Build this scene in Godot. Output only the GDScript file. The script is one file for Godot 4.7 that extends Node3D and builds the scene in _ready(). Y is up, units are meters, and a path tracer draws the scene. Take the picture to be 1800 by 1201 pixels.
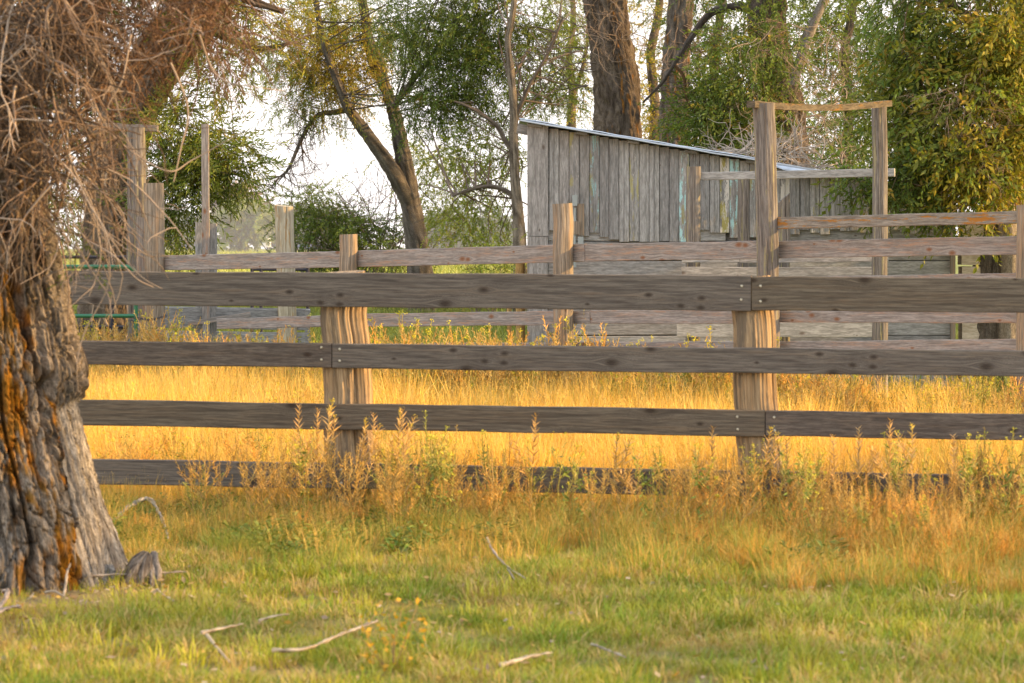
extends Node3D
# A board fence before a golden paddock, a corral and a plank shed under old cottonwoods, low evening sun through smoky air.
# Turning photo pixels into directions: P(px, py, depth) gives the point on that ray at a given distance along the view axis.
const F := 5161.0
const EYE := Vector3(0, 1.556, 0)
const PITCH := 0.03438
var noise := FastNoiseLite.new()
var cell := FastNoiseLite.new()
var rng := RandomNumberGenerator.new()
var taken := {}
var M := {}

func P(px: float, py: float, d: float) -> Vector3:
	var v := Vector3((px - 900.0) / F, (600.5 - py) / F, -1.0).rotated(Vector3.RIGHT, -PITCH)
	return EYE + v * (d / -v.z)

func G(px: float, py: float) -> Vector3:
	var v := Vector3((px - 900.0) / F, (600.5 - py) / F, -1.0).rotated(Vector3.RIGHT, -PITCH)
	return EYE + v * (EYE.y / -v.y)

func dn(px: float) -> float:   # distance of the near fence line
	return 16.4 - (px - 200.0) / 1600.0

func db(px: float) -> float:   # distance of the corral fence line
	return 1.0 / lerpf(0.0348, 0.0470, (px - 290.0) / 1500.0)

func R(a: float, b: float) -> float:
	return rng.randf_range(a, b)

func rv() -> Vector3:
	return Vector3(rng.randfn(), rng.randfn(), rng.randfn())

# ---------------------------------------------------------------- shapes
class Geo:
	var v := PackedVector3Array()
	var n := PackedVector3Array()
	var uv := PackedVector2Array()
	var c := PackedColorArray()
	var ix := PackedInt32Array()
	func vert(p: Vector3, nn: Vector3, t: Vector2, col: Color) -> int:
		v.append(p)
		n.append(nn)
		uv.append(t)
		c.append(col)
		return v.size() - 1
	func tri(a: int, b: int, d: int) -> void:
		ix.append(a)
		ix.append(b)
		ix.append(d)
	func flat(a: Vector3, b: Vector3, d: Vector3, col: Color) -> void:
		var nn := (d - a).cross(b - a).normalized()
		var k := vert(a, nn, Vector2.ZERO, col)
		vert(b, nn, Vector2.ZERO, col)
		vert(d, nn, Vector2.ZERO, col)
		tri(k, k + 1, k + 2)
	func quad(a: Vector3, b: Vector3, d: Vector3, e: Vector3, col: Color, t0 := Vector2.ZERO, t1 := Vector2.ONE) -> void:
		# corners in order round the face, clockwise seen from outside
		var nn := (d - a).cross(b - a).normalized()
		var k := vert(a, nn, t0, col)
		vert(b, nn, Vector2(t0.x, t1.y), col)
		vert(d, nn, t1, col)
		vert(e, nn, Vector2(t1.x, t0.y), col)
		tri(k, k + 1, k + 2)
		tri(k, k + 2, k + 3)
	func box(o: Vector3, s: Vector3, b: Basis, col := Color.WHITE) -> void:
		var x := b.x * s.x * 0.5
		var y := b.y * s.y * 0.5
		var z := b.z * s.z * 0.5
		for k in 3:
			for sg in [-1.0, 1.0]:
				var w: Vector3 = [x, y, z][k] * sg
				var p: Vector3 = [y, z, x][k]
				var q: Vector3 = [z, x, y][k] * sg
				quad(o + w - p - q, o + w - p + q, o + w + p + q, o + w + p - q, col)
	func mesh() -> ArrayMesh:
		var a := []
		a.resize(Mesh.ARRAY_MAX)
		a[Mesh.ARRAY_VERTEX] = v
		a[Mesh.ARRAY_NORMAL] = n
		a[Mesh.ARRAY_TEX_UV] = uv
		a[Mesh.ARRAY_COLOR] = c
		a[Mesh.ARRAY_INDEX] = ix
		var m := ArrayMesh.new()
		m.add_surface_from_arrays(Mesh.PRIMITIVE_TRIANGLES, a)
		return m

# a smooth tube; shape(i, t, angle) -> radial offset in metres, tint(i, t, angle, off) -> colour
func loft(g: Geo, pts: PackedVector3Array, rad: PackedFloat32Array, sides: int, col := Color.WHITE, shape = null, tint = null, capped := true) -> void:
	var rings := pts.size()
	var base := g.v.size()
	var t0 := (pts[1] - pts[0]).normalized()
	var x := t0.cross(Vector3.RIGHT if absf(t0.x) < 0.9 else Vector3(0, 0, 1)).normalized()   # an upright tube: angle 0 faces away, PI the camera, 1.5 PI the right
	var run := 0.0
	for i in rings:
		var t := (pts[mini(i + 1, rings - 1)] - pts[maxi(i - 1, 0)]).normalized()
		x = (x - t * x.dot(t)).normalized()
		var y := t.cross(x)
		if i > 0:
			run += pts[i].distance_to(pts[i - 1])
		for j in sides + 1:
			var a := TAU * float(j % sides) / sides
			var off := 0.0
			if shape != null:
				off = shape.call(i, run, a)
			var d := x * cos(a) + y * sin(a)
			var cc := col
			if tint != null:
				cc = tint.call(i, run, a, off)
			g.vert(pts[i] + d * (rad[i] + off), Vector3.ZERO, Vector2(run, float(j) / sides * TAU * rad[0]), cc)
	var w := sides + 1
	for i in rings - 1:
		for j in sides:
			var a := base + i * w + j
			g.tri(a, a + w, a + 1)
			g.tri(a + w, a + w + 1, a + 1)
	for i in rings - 1:
		for j in sides:
			var a := base + i * w + j
			var nn := (g.v[a + 1] - g.v[a]).cross(g.v[a + w] - g.v[a])
			var mm := (g.v[a + 1] - g.v[a + w]).cross(g.v[a + w + 1] - g.v[a + w])
			g.n[a] += nn
			g.n[a + 1] += nn + mm
			g.n[a + w] += nn + mm
			g.n[a + w + 1] += mm
	for i in rings:
		var s := g.n[base + i * w] + g.n[base + i * w + sides]
		g.n[base + i * w] = s
		g.n[base + i * w + sides] = s
		for j in w:
			g.n[base + i * w + j] = g.n[base + i * w + j].normalized()
	if capped:
		for e in [0, rings - 1]:
			var nn := (pts[1] - pts[0]).normalized() * -1.0 if e == 0 else (pts[e] - pts[e - 1]).normalized()
			var k := g.vert(pts[e], nn, Vector2.ZERO, g.c[base + e * w])
			var s := g.v.size()
			for j in w:
				g.vert(g.v[base + e * w + j], nn, Vector2(cos(TAU * j / sides), sin(TAU * j / sides)) * rad[e], g.c[base + e * w + j])
			for j in sides:
				if e == 0:
					g.tri(k, s + j, s + j + 1)
				else:
					g.tri(k, s + j + 1, s + j)

# thin tube, cheap
func wire(g: Geo, pts: PackedVector3Array, r0: float, r1: float, sides: int, col: Color) -> void:
	var rad := PackedFloat32Array()
	for i in pts.size():
		rad.append(lerpf(r0, r1, float(i) / (pts.size() - 1)))
	loft(g, pts, rad, sides, col, null, null, false)

func curve(ctrl: Array, steps: int) -> PackedVector3Array:   # smooth path through the control points
	var out := PackedVector3Array()
	for k in ctrl.size() - 1:
		var p0: Vector3 = ctrl[maxi(k - 1, 0)]
		var p1: Vector3 = ctrl[k]
		var p2: Vector3 = ctrl[k + 1]
		var p3: Vector3 = ctrl[mini(k + 2, ctrl.size() - 1)]
		for s in steps:
			out.append(p1.cubic_interpolate(p2, p0, p3, float(s) / steps))
	out.append(ctrl[-1])
	return out

func curvef(ctrl: Array, steps: int) -> PackedFloat32Array:
	var out := PackedFloat32Array()
	for k in ctrl.size() - 1:
		for s in steps:
			out.append(lerpf(ctrl[k], ctrl[k + 1], float(s) / steps))
	out.append(ctrl[-1])
	return out

# a sawn board from a to b: h across the grain (along up), t thick; edges eased, faces a little uneven, metric uv
func board(a: Vector3, b: Vector3, h: float, t: float, up: Vector3, segs := 8, warp := 0.002, uvm := Vector2(2.0, 0.42)) -> ArrayMesh:
	var g := Geo.new()
	var L := a.distance_to(b)
	var T := (b - a) / L
	var U := (up - T * up.dot(T)).normalized()
	var N := T.cross(U)
	var e := minf(0.004, t * 0.25)
	var poly := [Vector2(h / 2 - e, -t / 2), Vector2(h / 2, -t / 2 + e), Vector2(h / 2, t / 2 - e), Vector2(h / 2 - e, t / 2), Vector2(-h / 2 + e, t / 2), Vector2(-h / 2, t / 2 - e), Vector2(-h / 2, -t / 2 + e), Vector2(-h / 2 + e, -t / 2)]
	var o := Vector2(R(0, 1), R(0, 1))
	var wob := []
	for i in segs + 1:
		wob.append([Vector2(R(-warp, warp), R(-warp, warp)), R(-warp, warp) * 0.7])
	var s := 0.0
	for k in 8:
		var p: Vector2 = poly[k]
		var q: Vector2 = poly[(k + 1) % 8]
		var len := p.distance_to(q)
		var nrm := (U * (q.y - p.y) + N * (p.x - q.x)).normalized()
		var st := g.v.size()
		for i in segs + 1:
			var f := float(i) / segs
			var w: Vector2 = wob[i][0]
			var grow: float = 1.0 + wob[i][1] / h
			var c := a + T * L * f
			g.vert(c + U * (p.x * grow + w.x) + N * (p.y + w.y), nrm, Vector2(L * f / uvm.x, s / uvm.y) + o, Color.WHITE)
			g.vert(c + U * (q.x * grow + w.x) + N * (q.y + w.y), nrm, Vector2(L * f / uvm.x, (s + len) / uvm.y) + o, Color.WHITE)
		for i in segs:
			var z := st + i * 2
			g.tri(z, z + 2, z + 1)
			g.tri(z + 2, z + 3, z + 1)
		s += len
	for end in [0, 1]:
		var w: Vector2 = wob[segs * end][0]
		var c: Vector3 = a + T * L * end
		var nn: Vector3 = T * (end * 2.0 - 1.0)
		var st := g.v.size()
		for k in 8:
			g.vert(c + U * (poly[k].x + w.x) + N * (poly[k].y + w.y), nn, Vector2(poly[k].y * 0.1, poly[k].x / uvm.y) + o, Color.WHITE)
		for k in range(1, 7):
			if end == 1:
				g.tri(st, st + k + 1, st + k)
			else:
				g.tri(st, st + k, st + k + 1)
	return g.mesh()

# a weathered post: round or squared, with drying cracks that are real grooves
func post(base: Vector3, top: Vector3, r0: float, r1: float, square := 0.0, sides := 40, rings := 26, sd := 1, cracks := 5, slant := 0.0) -> ArrayMesh:
	var g := Geo.new()
	var pts := PackedVector3Array()
	var rad := PackedFloat32Array()
	for i in rings:
		var f := float(i) / (rings - 1)
		pts.append(base.lerp(top, f) + Vector3(noise.get_noise_2d(f * 90, sd * 71), 0, noise.get_noise_2d(f * 90, sd * 71 + 40)) * r0 * 0.10)
		rad.append(lerpf(r0, r1, f))
	var cr := []
	for k in cracks:
		cr.append([R(0, TAU), R(0.014, 0.036), R(0.06, 0.20), R(0, 1), R(0.3, 1.0)])
	var len := base.distance_to(top)
	var shape := func(_i: int, run: float, a: float) -> float:
		var o := noise.get_noise_3d(cos(a) * 60.0, sin(a) * 60.0 + sd * 31, run * 12.0) * r0 * 0.06
		o += noise.get_noise_3d(cos(a) * 260.0, sin(a) * 260.0 + sd * 31, run * 6.0) * r0 * 0.045
		if square > 0.0:
			var m := maxf(absf(cos(a)), absf(sin(a)))
			o += r0 * square * (minf(1.0 / m, 1.27) - 1.0)
		for k in cr:
			var da := absf(angle_difference(a, k[0] + noise.get_noise_2d(run * 40.0, k[0] * 90.0) * 0.07))
			var f := run / len
			var w: float = clampf(1.0 - absf(f - k[3]) / k[4], 0.0, 1.0)
			o -= r0 * k[2] * w * exp(-da * da / (k[1] * k[1]))
		return o
	loft(g, pts, rad, sides, Color.WHITE, shape)
	if slant != 0.0:
		var w := sides + 1
		for j in w + 1 + w:
			var k: int = (rings - 1) * w + j if j < w else g.v.size() - (w + 1) + (j - w)
			if k < g.v.size():
				g.v[k].y += (g.v[k].x - top.x) * slant
	return g.mesh()

# ---------------------------------------------------------------- nodes
func numbered(called: String) -> String:
	taken[called] = taken.get(called, -1) + 1
	return called if taken[called] == 0 else "%s_%03d" % [called, taken[called]]

func tag(o: Node3D, label := "", category := "", group := "", kind := "") -> Node3D:
	for k in [["label", label], ["category", category], ["group", group], ["kind", kind]]:
		if k[1]:
			o.set_meta(k[0], k[1])
	return o

func thing(called: String, label: String, category: String, at := Vector3.ZERO, group := "") -> Node3D:
	var o := Node3D.new()
	o.name = numbered(called)
	add_child(o)
	o.position = at
	return tag(o, label, category, group)

func part(called: String, mesh: Mesh, mat: Material, parent: Node3D, kind := "") -> MeshInstance3D:
	var o := MeshInstance3D.new()
	o.name = called if parent != self else numbered(called)
	o.mesh = mesh
	o.material_override = mat
	parent.add_child(o, true)
	if parent != self:   # shapes are made in world space; the thing's node stands at its base
		o.position = -home(parent)
	if kind:
		o.set_meta("kind", kind)
	return o

func home(n: Node3D) -> Vector3:
	var s := Vector3.ZERO
	var k: Node = n
	while k != self:
		s += (k as Node3D).position
		k = k.get_parent()
	return s

func many(called: String, mesh: Mesh, mat: Material, where: Array, tints: PackedColorArray, parent: Node3D) -> MultiMeshInstance3D:
	var mm := MultiMesh.new()
	mm.transform_format = MultiMesh.TRANSFORM_3D
	mm.use_colors = true
	mm.mesh = mesh
	mm.instance_count = where.size()
	for i in where.size():
		mm.set_instance_transform(i, where[i])
		mm.set_instance_color(i, tints[i])
	var o := MultiMeshInstance3D.new()
	o.name = called if parent != self else numbered(called)
	o.multimesh = mm
	o.material_override = mat
	parent.add_child(o, true)
	if parent != self:
		o.position = -home(parent)
	o.set_meta("kind", "stuff")
	return o

# ---------------------------------------------------------------- materials
func lin(r: float, g: float, b: float) -> Color:
	return Color(r, g, b)

func tex(w: int, h: int, data: PackedByteArray) -> ImageTexture:
	return ImageTexture.create_from_image(Image.create_from_data(w, h, false, Image.FORMAT_RGB8, data))

# weathered wood, grain along u; knots bend the grain round them. paints: [[colour, cover, seed]]
func wood(w: int, h: int, dark: Color, light: Color, knots: int, knot: Color, sd: int, stretch := 1.0, paints := [], warmth := Color.BLACK, warm := 0.0, rings := 1.0, knot_size := 1.0, knot_deep := 0.6) -> Array:
	var bend := PackedFloat32Array()
	var kn := PackedFloat32Array()
	bend.resize(w * h)
	kn.resize(w * h)
	var q := RandomNumberGenerator.new()
	q.seed = sd
	for k in knots:
		var kx := q.randi_range(0, w - 1)
		var ky := q.randi_range(0, h - 1)
		var kr := q.randf_range(0.010, 0.036) * h * knot_size
		for dy in range(-int(kr * 4), int(kr * 4) + 1):
			for dx in range(-int(kr * 7), int(kr * 7) + 1):
				var at := posmod(ky + dy, h) * w + posmod(kx + dx, w)
				var r := Vector2(dx * 0.55, dy).length() / kr
				bend[at] += signf(dy) * kr * 1.6 * exp(-r * r * 0.22)
				kn[at] = maxf(kn[at], clampf(1.35 - r * 0.95, 0.0, 1.0))
	var out := PackedByteArray()
	var high := PackedByteArray()
	out.resize(w * h * 3)
	high.resize(w * h * 3)
	for y in h:
		for x in w:
			var at := y * w + x
			var v := y - bend[at]
			# wrapped coordinates so that the print repeats without a seam
			var ax := cos(TAU * x / w) * 26.0 * stretch
			var ay := sin(TAU * x / w) * 26.0 * stretch
			var g1 := noise.get_noise_3d(ax + sd * 13, ay, v * 2.2)
			var g2 := noise.get_noise_3d(ax * 2.6 + 300.0, ay * 2.6 + sd * 7, v * 9.0)
			var g3 := noise.get_noise_3d(ax * 5.0, ay * 5.0 + 900.0, v * 26.0)
			var band := sin((v * 0.34 + g1 * 9.0) * rings) * 0.5 + 0.5
			var f := clampf(0.5 + g1 * 0.55 + g2 * 0.5 + g3 * 0.4 + (band - 0.5) * 0.22, 0.0, 1.0)
			var crack := clampf((absf(noise.get_noise_3d(ax * 0.8 + 70.0, ay * 0.8, v * 5.5 + sd)) - 0.012) * 34.0, 0.0, 1.0)
			f *= lerpf(0.55, 1.0, crack)
			var c := dark.lerp(light, f)
			if warm > 0.0:
				c = c.lerp(warmth, warm * clampf(band * 1.3 - 0.35 + g1, 0.0, 1.0) * clampf(noise.get_noise_3d(ax * 0.5, ay * 0.5 + 50.0, v * 0.7) * 2.2 + 0.25, 0.0, 1.0))
			c = c.lerp(knot, kn[at] * knot_deep)
			var lift := 0.0
			for p in paints:
				var m := noise.get_noise_3d(ax * 0.75 + p[2], ay * 0.75, v * 0.9 + p[2] * 3.0) + 0.34 * noise.get_noise_3d(ax * 6.0, ay * 6.0 + p[2], v * 14.0) + 0.2 * g3
				m += p[1]
				if m > 0.0:
					c = c.lerp(p[0], clampf(m * 9.0, 0.0, p[3]))
					lift = maxf(lift, clampf(m * 9.0, 0.0, 1.0) * p[3])
			var hh := clampf(f * 0.75 + lift * 0.3 - kn[at] * 0.15, 0.0, 1.0)
			out[at * 3] = int(clampf(c.r, 0, 1) * 255)
			out[at * 3 + 1] = int(clampf(c.g, 0, 1) * 255)
			out[at * 3 + 2] = int(clampf(c.b, 0, 1) * 255)
			high[at * 3] = int(hh * 255)
			high[at * 3 + 1] = high[at * 3]
			high[at * 3 + 2] = high[at * 3]
	return [tex(w, h, out), tex(w, h, high)]

func wood_mat(t: Array, tint: Color, rough := 0.86, relief := 0.12, scale := Vector3.ONE, turn := false) -> StandardMaterial3D:
	var m := StandardMaterial3D.new()
	m.albedo_texture = t[0]
	m.albedo_color = tint
	m.roughness = rough
	m.metallic_specular = 0.3
	if relief > 0.0:
		m.heightmap_enabled = true
		m.heightmap_texture = t[1]
		m.heightmap_scale = relief
	m.uv1_scale = scale
	return m

func plain(c: Color, rough := 0.8, vc := false, spec := 0.3) -> StandardMaterial3D:   # c in linear values
	var m := StandardMaterial3D.new()
	m.albedo_color = c.linear_to_srgb()
	m.roughness = rough
	m.metallic_specular = spec
	m.vertex_color_use_as_albedo = vc
	return m

func leafy(back: Color, rough := 0.55) -> StandardMaterial3D:
	var m := plain(Color.WHITE, rough, true, 0.4)
	m.backlight_enabled = true
	m.backlight = back
	return m

# ---------------------------------------------------------------- plants
# a leafy twig along +x that droops: each leaf is two faces folded along the midrib
func spray(sd: int, length: float, leaves: int, ll: float, lw: float, droop: float, wood_col: Color) -> ArrayMesh:
	rng.seed = sd
	var g := Geo.new()
	var pts := PackedVector3Array()
	for i in 5:
		var f := i / 4.0
		pts.append(Vector3(length * f, -droop * length * f * f + R(-0.01, 0.01), R(-0.015, 0.015)))
	wire(g, pts, 0.0032, 0.0012, 3, wood_col)
	for k in leaves:
		var f := (k + 0.7) / leaves
		var at := pts[0].lerp(pts[4], f) + Vector3(0, droop * length * (f - f * f), 0)
		var roll := k * 2.4 + R(-0.5, 0.5)
		var out := (Vector3(R(0.55, 1.0), 0, 0) + Vector3(0, cos(roll), sin(roll)) * R(0.5, 1.0) + Vector3(0, -R(0.1, 0.6), 0)).normalized()
		if k == leaves - 1:
			out = (Vector3(1, -0.3, 0) + rv() * 0.2).normalized()
		var l := ll * R(0.7, 1.15)
		var w := lw * R(0.8, 1.2)
		var side := out.cross(rv()).normalized()
		var nn := side.cross(out)
		var mid := at + out * l * 0.42
		var tip := at + out * l - Vector3(0, l * R(0.0, 0.25), 0)
		var c := Color(R(0.8, 1.2), R(0.85, 1.15), R(0.7, 1.2))
		g.flat(at, mid + side * w + nn * w * 0.35, tip, c)
		g.flat(at, tip, mid - side * w + nn * w * 0.35, c * Color(0.95, 0.95, 0.95))
	return g.mesh()

# a cluster of sprays round one point, kept upright when it is copied
func cluster(kinds: Array, n: int, r: float, droop: float, yellow: float, size: float, green: Color) -> ArrayMesh:
	var list := []
	for s in n:
		var off: Vector3 = rv() * r * 0.6
		off.y *= 0.75
		var dir := (off.normalized() * 0.9 + Vector3(0, -R(0.0, droop), 0) + rv() * 0.35).normalized()
		var z := dir.cross(Vector3(R(-0.3, 0.3), 1, R(-0.3, 0.3))).normalized()
		var bs := Basis(dir, z.cross(dir), z) * Basis(Vector3.RIGHT, R(-0.8, 0.8))
		var c := green * R(0.72, 1.28)
		if rng.randf() < yellow:   # a spray that has turned for autumn
			c = Color(0.34, 0.25, 0.045) * R(0.7, 1.1)
		list.append([kinds[rng.randi_range(0, kinds.size() - 1)], Transform3D(bs.scaled(Vector3.ONE * R(0.75, 1.2) * size), off), c])
	return bake(list)

# leaf clusters spread through ellipsoids. blobs: [px, py, rx, ry, depth, depth radius, clusters, sprays each, cluster radius, tint index]
func crown(tree: Node3D, blobs: Array, kinds: Array, tints: Array, bones: PackedVector3Array, sd: int, size := 1.0, branch_col := Color(0.09, 0.07, 0.05), yellow := 0.06, droop := 0.5, called := "crown") -> void:
	rng.seed = sd
	var made := {}
	var bg := Geo.new()
	for b in blobs:
		var px: float = b[4] / F
		var o := P(b[0], b[1], b[4])
		var step: float = pow(1.35, roundf(log(b[8]) / log(1.35)))
		var n := int(b[7]) / 3 * 3
		var key := "%d %.3f %d" % [n, step, b[9]]
		if not made.has(key):
			made[key] = []
			for v in 2:
				made[key].append([cluster(kinds, n, step, droop, yellow, size, tints[b[9]]), [], PackedColorArray()])
		for k in b[6]:
			var u := rv().normalized() * pow(rng.randf(), 0.4)
			var cc := o + Vector3(u.x * b[2] * px, u.y * b[3] * px, u.z * b[5])
			var best := o
			var bd := 1e9
			for tryp in mini(bones.size(), 12):
				var p := bones[rng.randi_range(0, bones.size() - 1)]
				var dd := p.distance_squared_to(cc) + (0.0 if p.y < cc.y + 0.5 else 1.0)
				if dd < bd:
					bd = dd
					best = p
			var reach := cc - best
			if bones.size() and reach.length() < 7.0 and rng.randf() < 0.6:
				var midp := best.lerp(cc, 0.5) + rv() * 0.10 * reach.length() + Vector3(0, 0.08 * reach.length(), 0)
				wire(bg, curve([best, midp, cc], 5), clampf(reach.length() * 0.006, 0.005, 0.018) * size, 0.003 * size, 4, branch_col * R(0.8, 1.2))
			var e: Array = made[key][rng.randi_range(0, 1)]
			e[1].append(Transform3D((Basis(Vector3.UP, R(0, TAU)) * Basis(Vector3.RIGHT, R(-0.35, 0.35))).scaled(Vector3.ONE * R(0.85, 1.15)), cc))
			e[2].append(Color(1, 1, 1) * R(0.75, 1.2))
	if bg.v.size():
		part("branches", bg.mesh(), M.twig, tree, "stuff")
	for key in made:
		for e in made[key]:
			if e[1].size():
				many(called, e[0], M.leaf, e[1], e[2], tree)

# rough bark: long plates with furrows between them
func bark_shape(sd: float, amp: float, around: float, along: float) -> Callable:
	return func(_i: int, run: float, a: float) -> float:
		var ca := cos(a) * around
		var sa := sin(a) * around
		var w := noise.get_noise_3d(ca * 4.0, sa * 4.0 + sd, run * along * 9.0) * 0.9
		var u := noise.get_noise_3d(ca * 5.0 + 80.0, sa * 5.0 + sd, run * 12.0) * 1.6
		var r := cell.get_noise_3d(ca * 6.5 + u, sa * 6.5 + sd, run * 2.6 + w) + 1.0
		var r2 := cell.get_noise_3d(ca * 15.0 + u, sa * 15.0 + sd, run * 8.0 + w) + 1.0
		return amp * (smoothstep(0.0, 0.4, r) * 0.75 + smoothstep(0.0, 0.5, r2) * 0.3 - 0.6) + amp * 0.9 * noise.get_noise_3d(cos(a) * 30.0, sin(a) * 30.0 + sd, run * 14.0)

func bark_tint(sd: float, a0: Color, a1: Color, lichen := Color.BLACK, share := -1.0) -> Callable:
	return func(_i: int, run: float, a: float, off: float) -> Color:
		var f := clampf(0.5 + noise.get_noise_3d(cos(a) * 40.0, sin(a) * 40.0 + sd, run * 30.0) * 0.8 + noise.get_noise_3d(cos(a) * 160.0, sin(a) * 160.0 + sd, run * 110.0) * 0.5, 0.0, 1.0)
		var c := a0.lerp(a1, f)
		var m := noise.get_noise_3d(cos(a) * 22.0 + 90.0, sin(a) * 22.0 + sd, run * 22.0) + noise.get_noise_3d(cos(a) * 120.0, sin(a) * 120.0 + sd, run * 90.0) * 0.5 + share
		return c.lerp(lichen, clampf(m * 5.0, 0.0, 0.85))

# a trunk or limb through pixels at a distance: [[px, py, radius in px], ...]; returns its points for the crown to grow from
func limb(tree: Node3D, called: String, at: Array, d: float, sides: int, per: int, amp: float, sd: float, c0: Color, c1: Color, lichen := Color.BLACK, share := -1.0, dz := 0.0) -> PackedVector3Array:
	var ctrl := []
	var rr := []
	for k in at.size():
		var dd: float = d + dz * k + (at[k][3] if at[k].size() > 3 else 0.0)
		ctrl.append(P(at[k][0], at[k][1], dd))
		rr.append(at[k][2] * dd / F)
	var pts := curve(ctrl, per)
	var g := Geo.new()
	loft(g, pts, curvef(rr, per), sides, Color.WHITE, bark_shape(sd, amp, rr[0] * 2.2, 0.55), bark_tint(sd, c0, c1, lichen, share))
	part(called, g.mesh(), M.bark, tree)
	return pts

# dry curling twigs, each with a side shoot or two
func twig(g: Geo, at: Vector3, dir: Vector3, length: float, r: float, col: Color, sag: float, curl: float, depth := 0) -> void:
	var n := 9 if depth == 0 else 5
	var pts := PackedVector3Array([at])
	var step := length / n
	var bendv := rv() * curl
	for i in n:
		dir = (dir + bendv * 0.16 + rv() * curl * 0.2 + Vector3(0, -sag * 0.14, 0)).normalized()
		if rng.randf() < 0.2:
			bendv = rv() * curl
		pts.append(pts[-1] + dir * step)
	wire(g, pts, r, r * 0.4, 4 if r > 0.003 else 3, col)
	if depth < 2:
		for k in rng.randi_range(1, 3 - depth):
			var i := rng.randi_range(2, n - 1)
			twig(g, pts[i], (dir + rv() * 0.8).normalized(), length * R(0.25, 0.55), r * 0.6, col * R(0.85, 1.1), sag, curl, depth + 1)

# bare branching: a fan of dead shoots
func dead(g: Geo, at: Vector3, dir: Vector3, length: float, r: float, col: Color, levels: int, spread := 0.6, rise := 0.0) -> void:
	var pts := PackedVector3Array([at])
	var n := 6
	for i in n:
		dir = (dir + rv() * 0.22 + Vector3(0, rise, 0)).normalized()
		pts.append(pts[-1] + dir * length / n)
	wire(g, pts, r, r * 0.45, 5 if r > 0.01 else 4 if levels > 1 else 3, col)
	if levels > 0:
		for k in rng.randi_range(3, 5):
			var i := rng.randi_range(2, n)
			dead(g, pts[i], (dir + rv() * spread).normalized(), length * R(0.35, 0.65), r * R(0.4, 0.6), col * R(0.85, 1.15), levels - 1, spread, rise)

# a tuft of grass blades; colours: [root, tip] pairs
func tuft(sd: int, blades: int, h0: float, h1: float, w: float, lean: float, spread: float, heads := 0.0) -> ArrayMesh:
	rng.seed = sd
	var g := Geo.new()
	for k in blades:
		var a := R(0, TAU)
		var out := Vector3(cos(a), 0, sin(a))
		var at := out.rotated(Vector3.UP, R(-1, 1)) * spread * sqrt(rng.randf())
		var h := R(h0, h1)
		var l := lean * R(0.2, 1.3)
		var side := Vector3.UP.cross(out).rotated(Vector3.UP, R(-0.7, 0.7)) * w * R(0.6, 1.3)
		var p1 := at + Vector3.UP * h * 0.55 + out * h * l * 0.35
		var p2 := at + Vector3.UP * h * (1.0 - l * 0.25) + out * h * l
		var c := Color(1, 1, 1) * R(0.75, 1.25)
		c = c * Color(R(0.93, 1.07), 1, R(0.8, 1.2))
		g.flat(at - side, p1 + side * 0.8, at + side, c)
		g.flat(at - side, p1 - side * 0.8, p1 + side * 0.8, c)
		g.flat(p1 - side * 0.8, p2, p1 + side * 0.8, c)
		if rng.randf() < heads:
			for j in 5:
				var q := p2 + rv() * 0.012 - (p2 - p1) * R(0.0, 0.35)
				var d2 := ((p2 - p1).normalized() + rv() * 0.6).normalized() * R(0.014, 0.028)
				g.flat(q, q + d2 * 0.5 + side * 1.3, q + d2, c * Color(1.15, 1.1, 1.0))
	return g.mesh()

# tumble mustard: a stem, thin branches, rows of narrow pods set like a fishbone; tips still in flower on some
func mustard(sd: int, h: float, stem: Color, pods: Color, tip: Color, arms: int, leaf := Color.BLACK, bold := 1.0) -> ArrayMesh:
	rng.seed = sd
	var g := Geo.new()
	var top := Vector3(R(-0.12, 0.12), 1, R(-0.12, 0.12)) * h
	var shoots := [[PackedVector3Array([Vector3.ZERO, top * 0.5 + rv() * 0.02, top]), h * 0.45]]
	for k in arms:
		var f := R(0.25, 0.75)
		var a := R(0, TAU)
		var b := top * f
		var e := b + Vector3(cos(a) * R(0.35, 0.8), R(0.7, 1.1), sin(a) * R(0.35, 0.8)) * h * R(0.2, 0.38)
		shoots.append([PackedVector3Array([b, b.lerp(e, 0.5) + Vector3(cos(a), -0.3, sin(a)) * 0.02, e]), b.distance_to(e) * 0.75])
	for s in shoots:
		wire(g, s[0], 0.0034, 0.0016, 3, stem)
		var e: Vector3 = s[0][2]
		var dir: Vector3 = (s[0][2] - s[0][1]).normalized()
		var n := int(s[1] / 0.011)
		for j in n:
			var f := float(j) / n
			var q: Vector3 = e - dir * s[1] * (1.0 - f)
			var a := j * 2.4 + R(-0.4, 0.4)
			var x := dir.cross(Vector3(0.3, 0.2, 1)).normalized()
			var o := (dir * R(0.7, 1.1) + (x * cos(a) + x.cross(dir) * sin(a)) * R(0.7, 1.0)).normalized()
			var l := lerpf(0.05, 0.016, f) * R(0.7, 1.2) * bold
			var w := o.cross(rv()).normalized() * 0.0030 * bold
			var c := pods.lerp(tip, clampf((f - 0.72) * 4.0, 0.0, 1.0)) * R(0.8, 1.2)
			g.flat(q - w, q + o * l, q + w, c)
		if tip != pods:
			for j in 12:
				var q := e + rv() * 0.008
				var o := rv().normalized() * 0.010
				g.flat(q, q + o, q + o.cross(rv()).normalized() * 0.009 + o * 0.4, tip * R(0.8, 1.3))
		if leaf != Color.BLACK:
			for j in 7:
				var q: Vector3 = s[0][0].lerp(e, R(0.05, 0.7))
				var o := (rv() + Vector3(0, -0.2, 0)).normalized() * R(0.02, 0.05)
				var w := o.cross(rv()).normalized() * 0.006
				g.flat(q, q + o * 0.5 + w, q + o, leaf * R(0.7, 1.3))
				g.flat(q, q + o, q + o * 0.5 - w, leaf * R(0.7, 1.3))
	return g.mesh()

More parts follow.
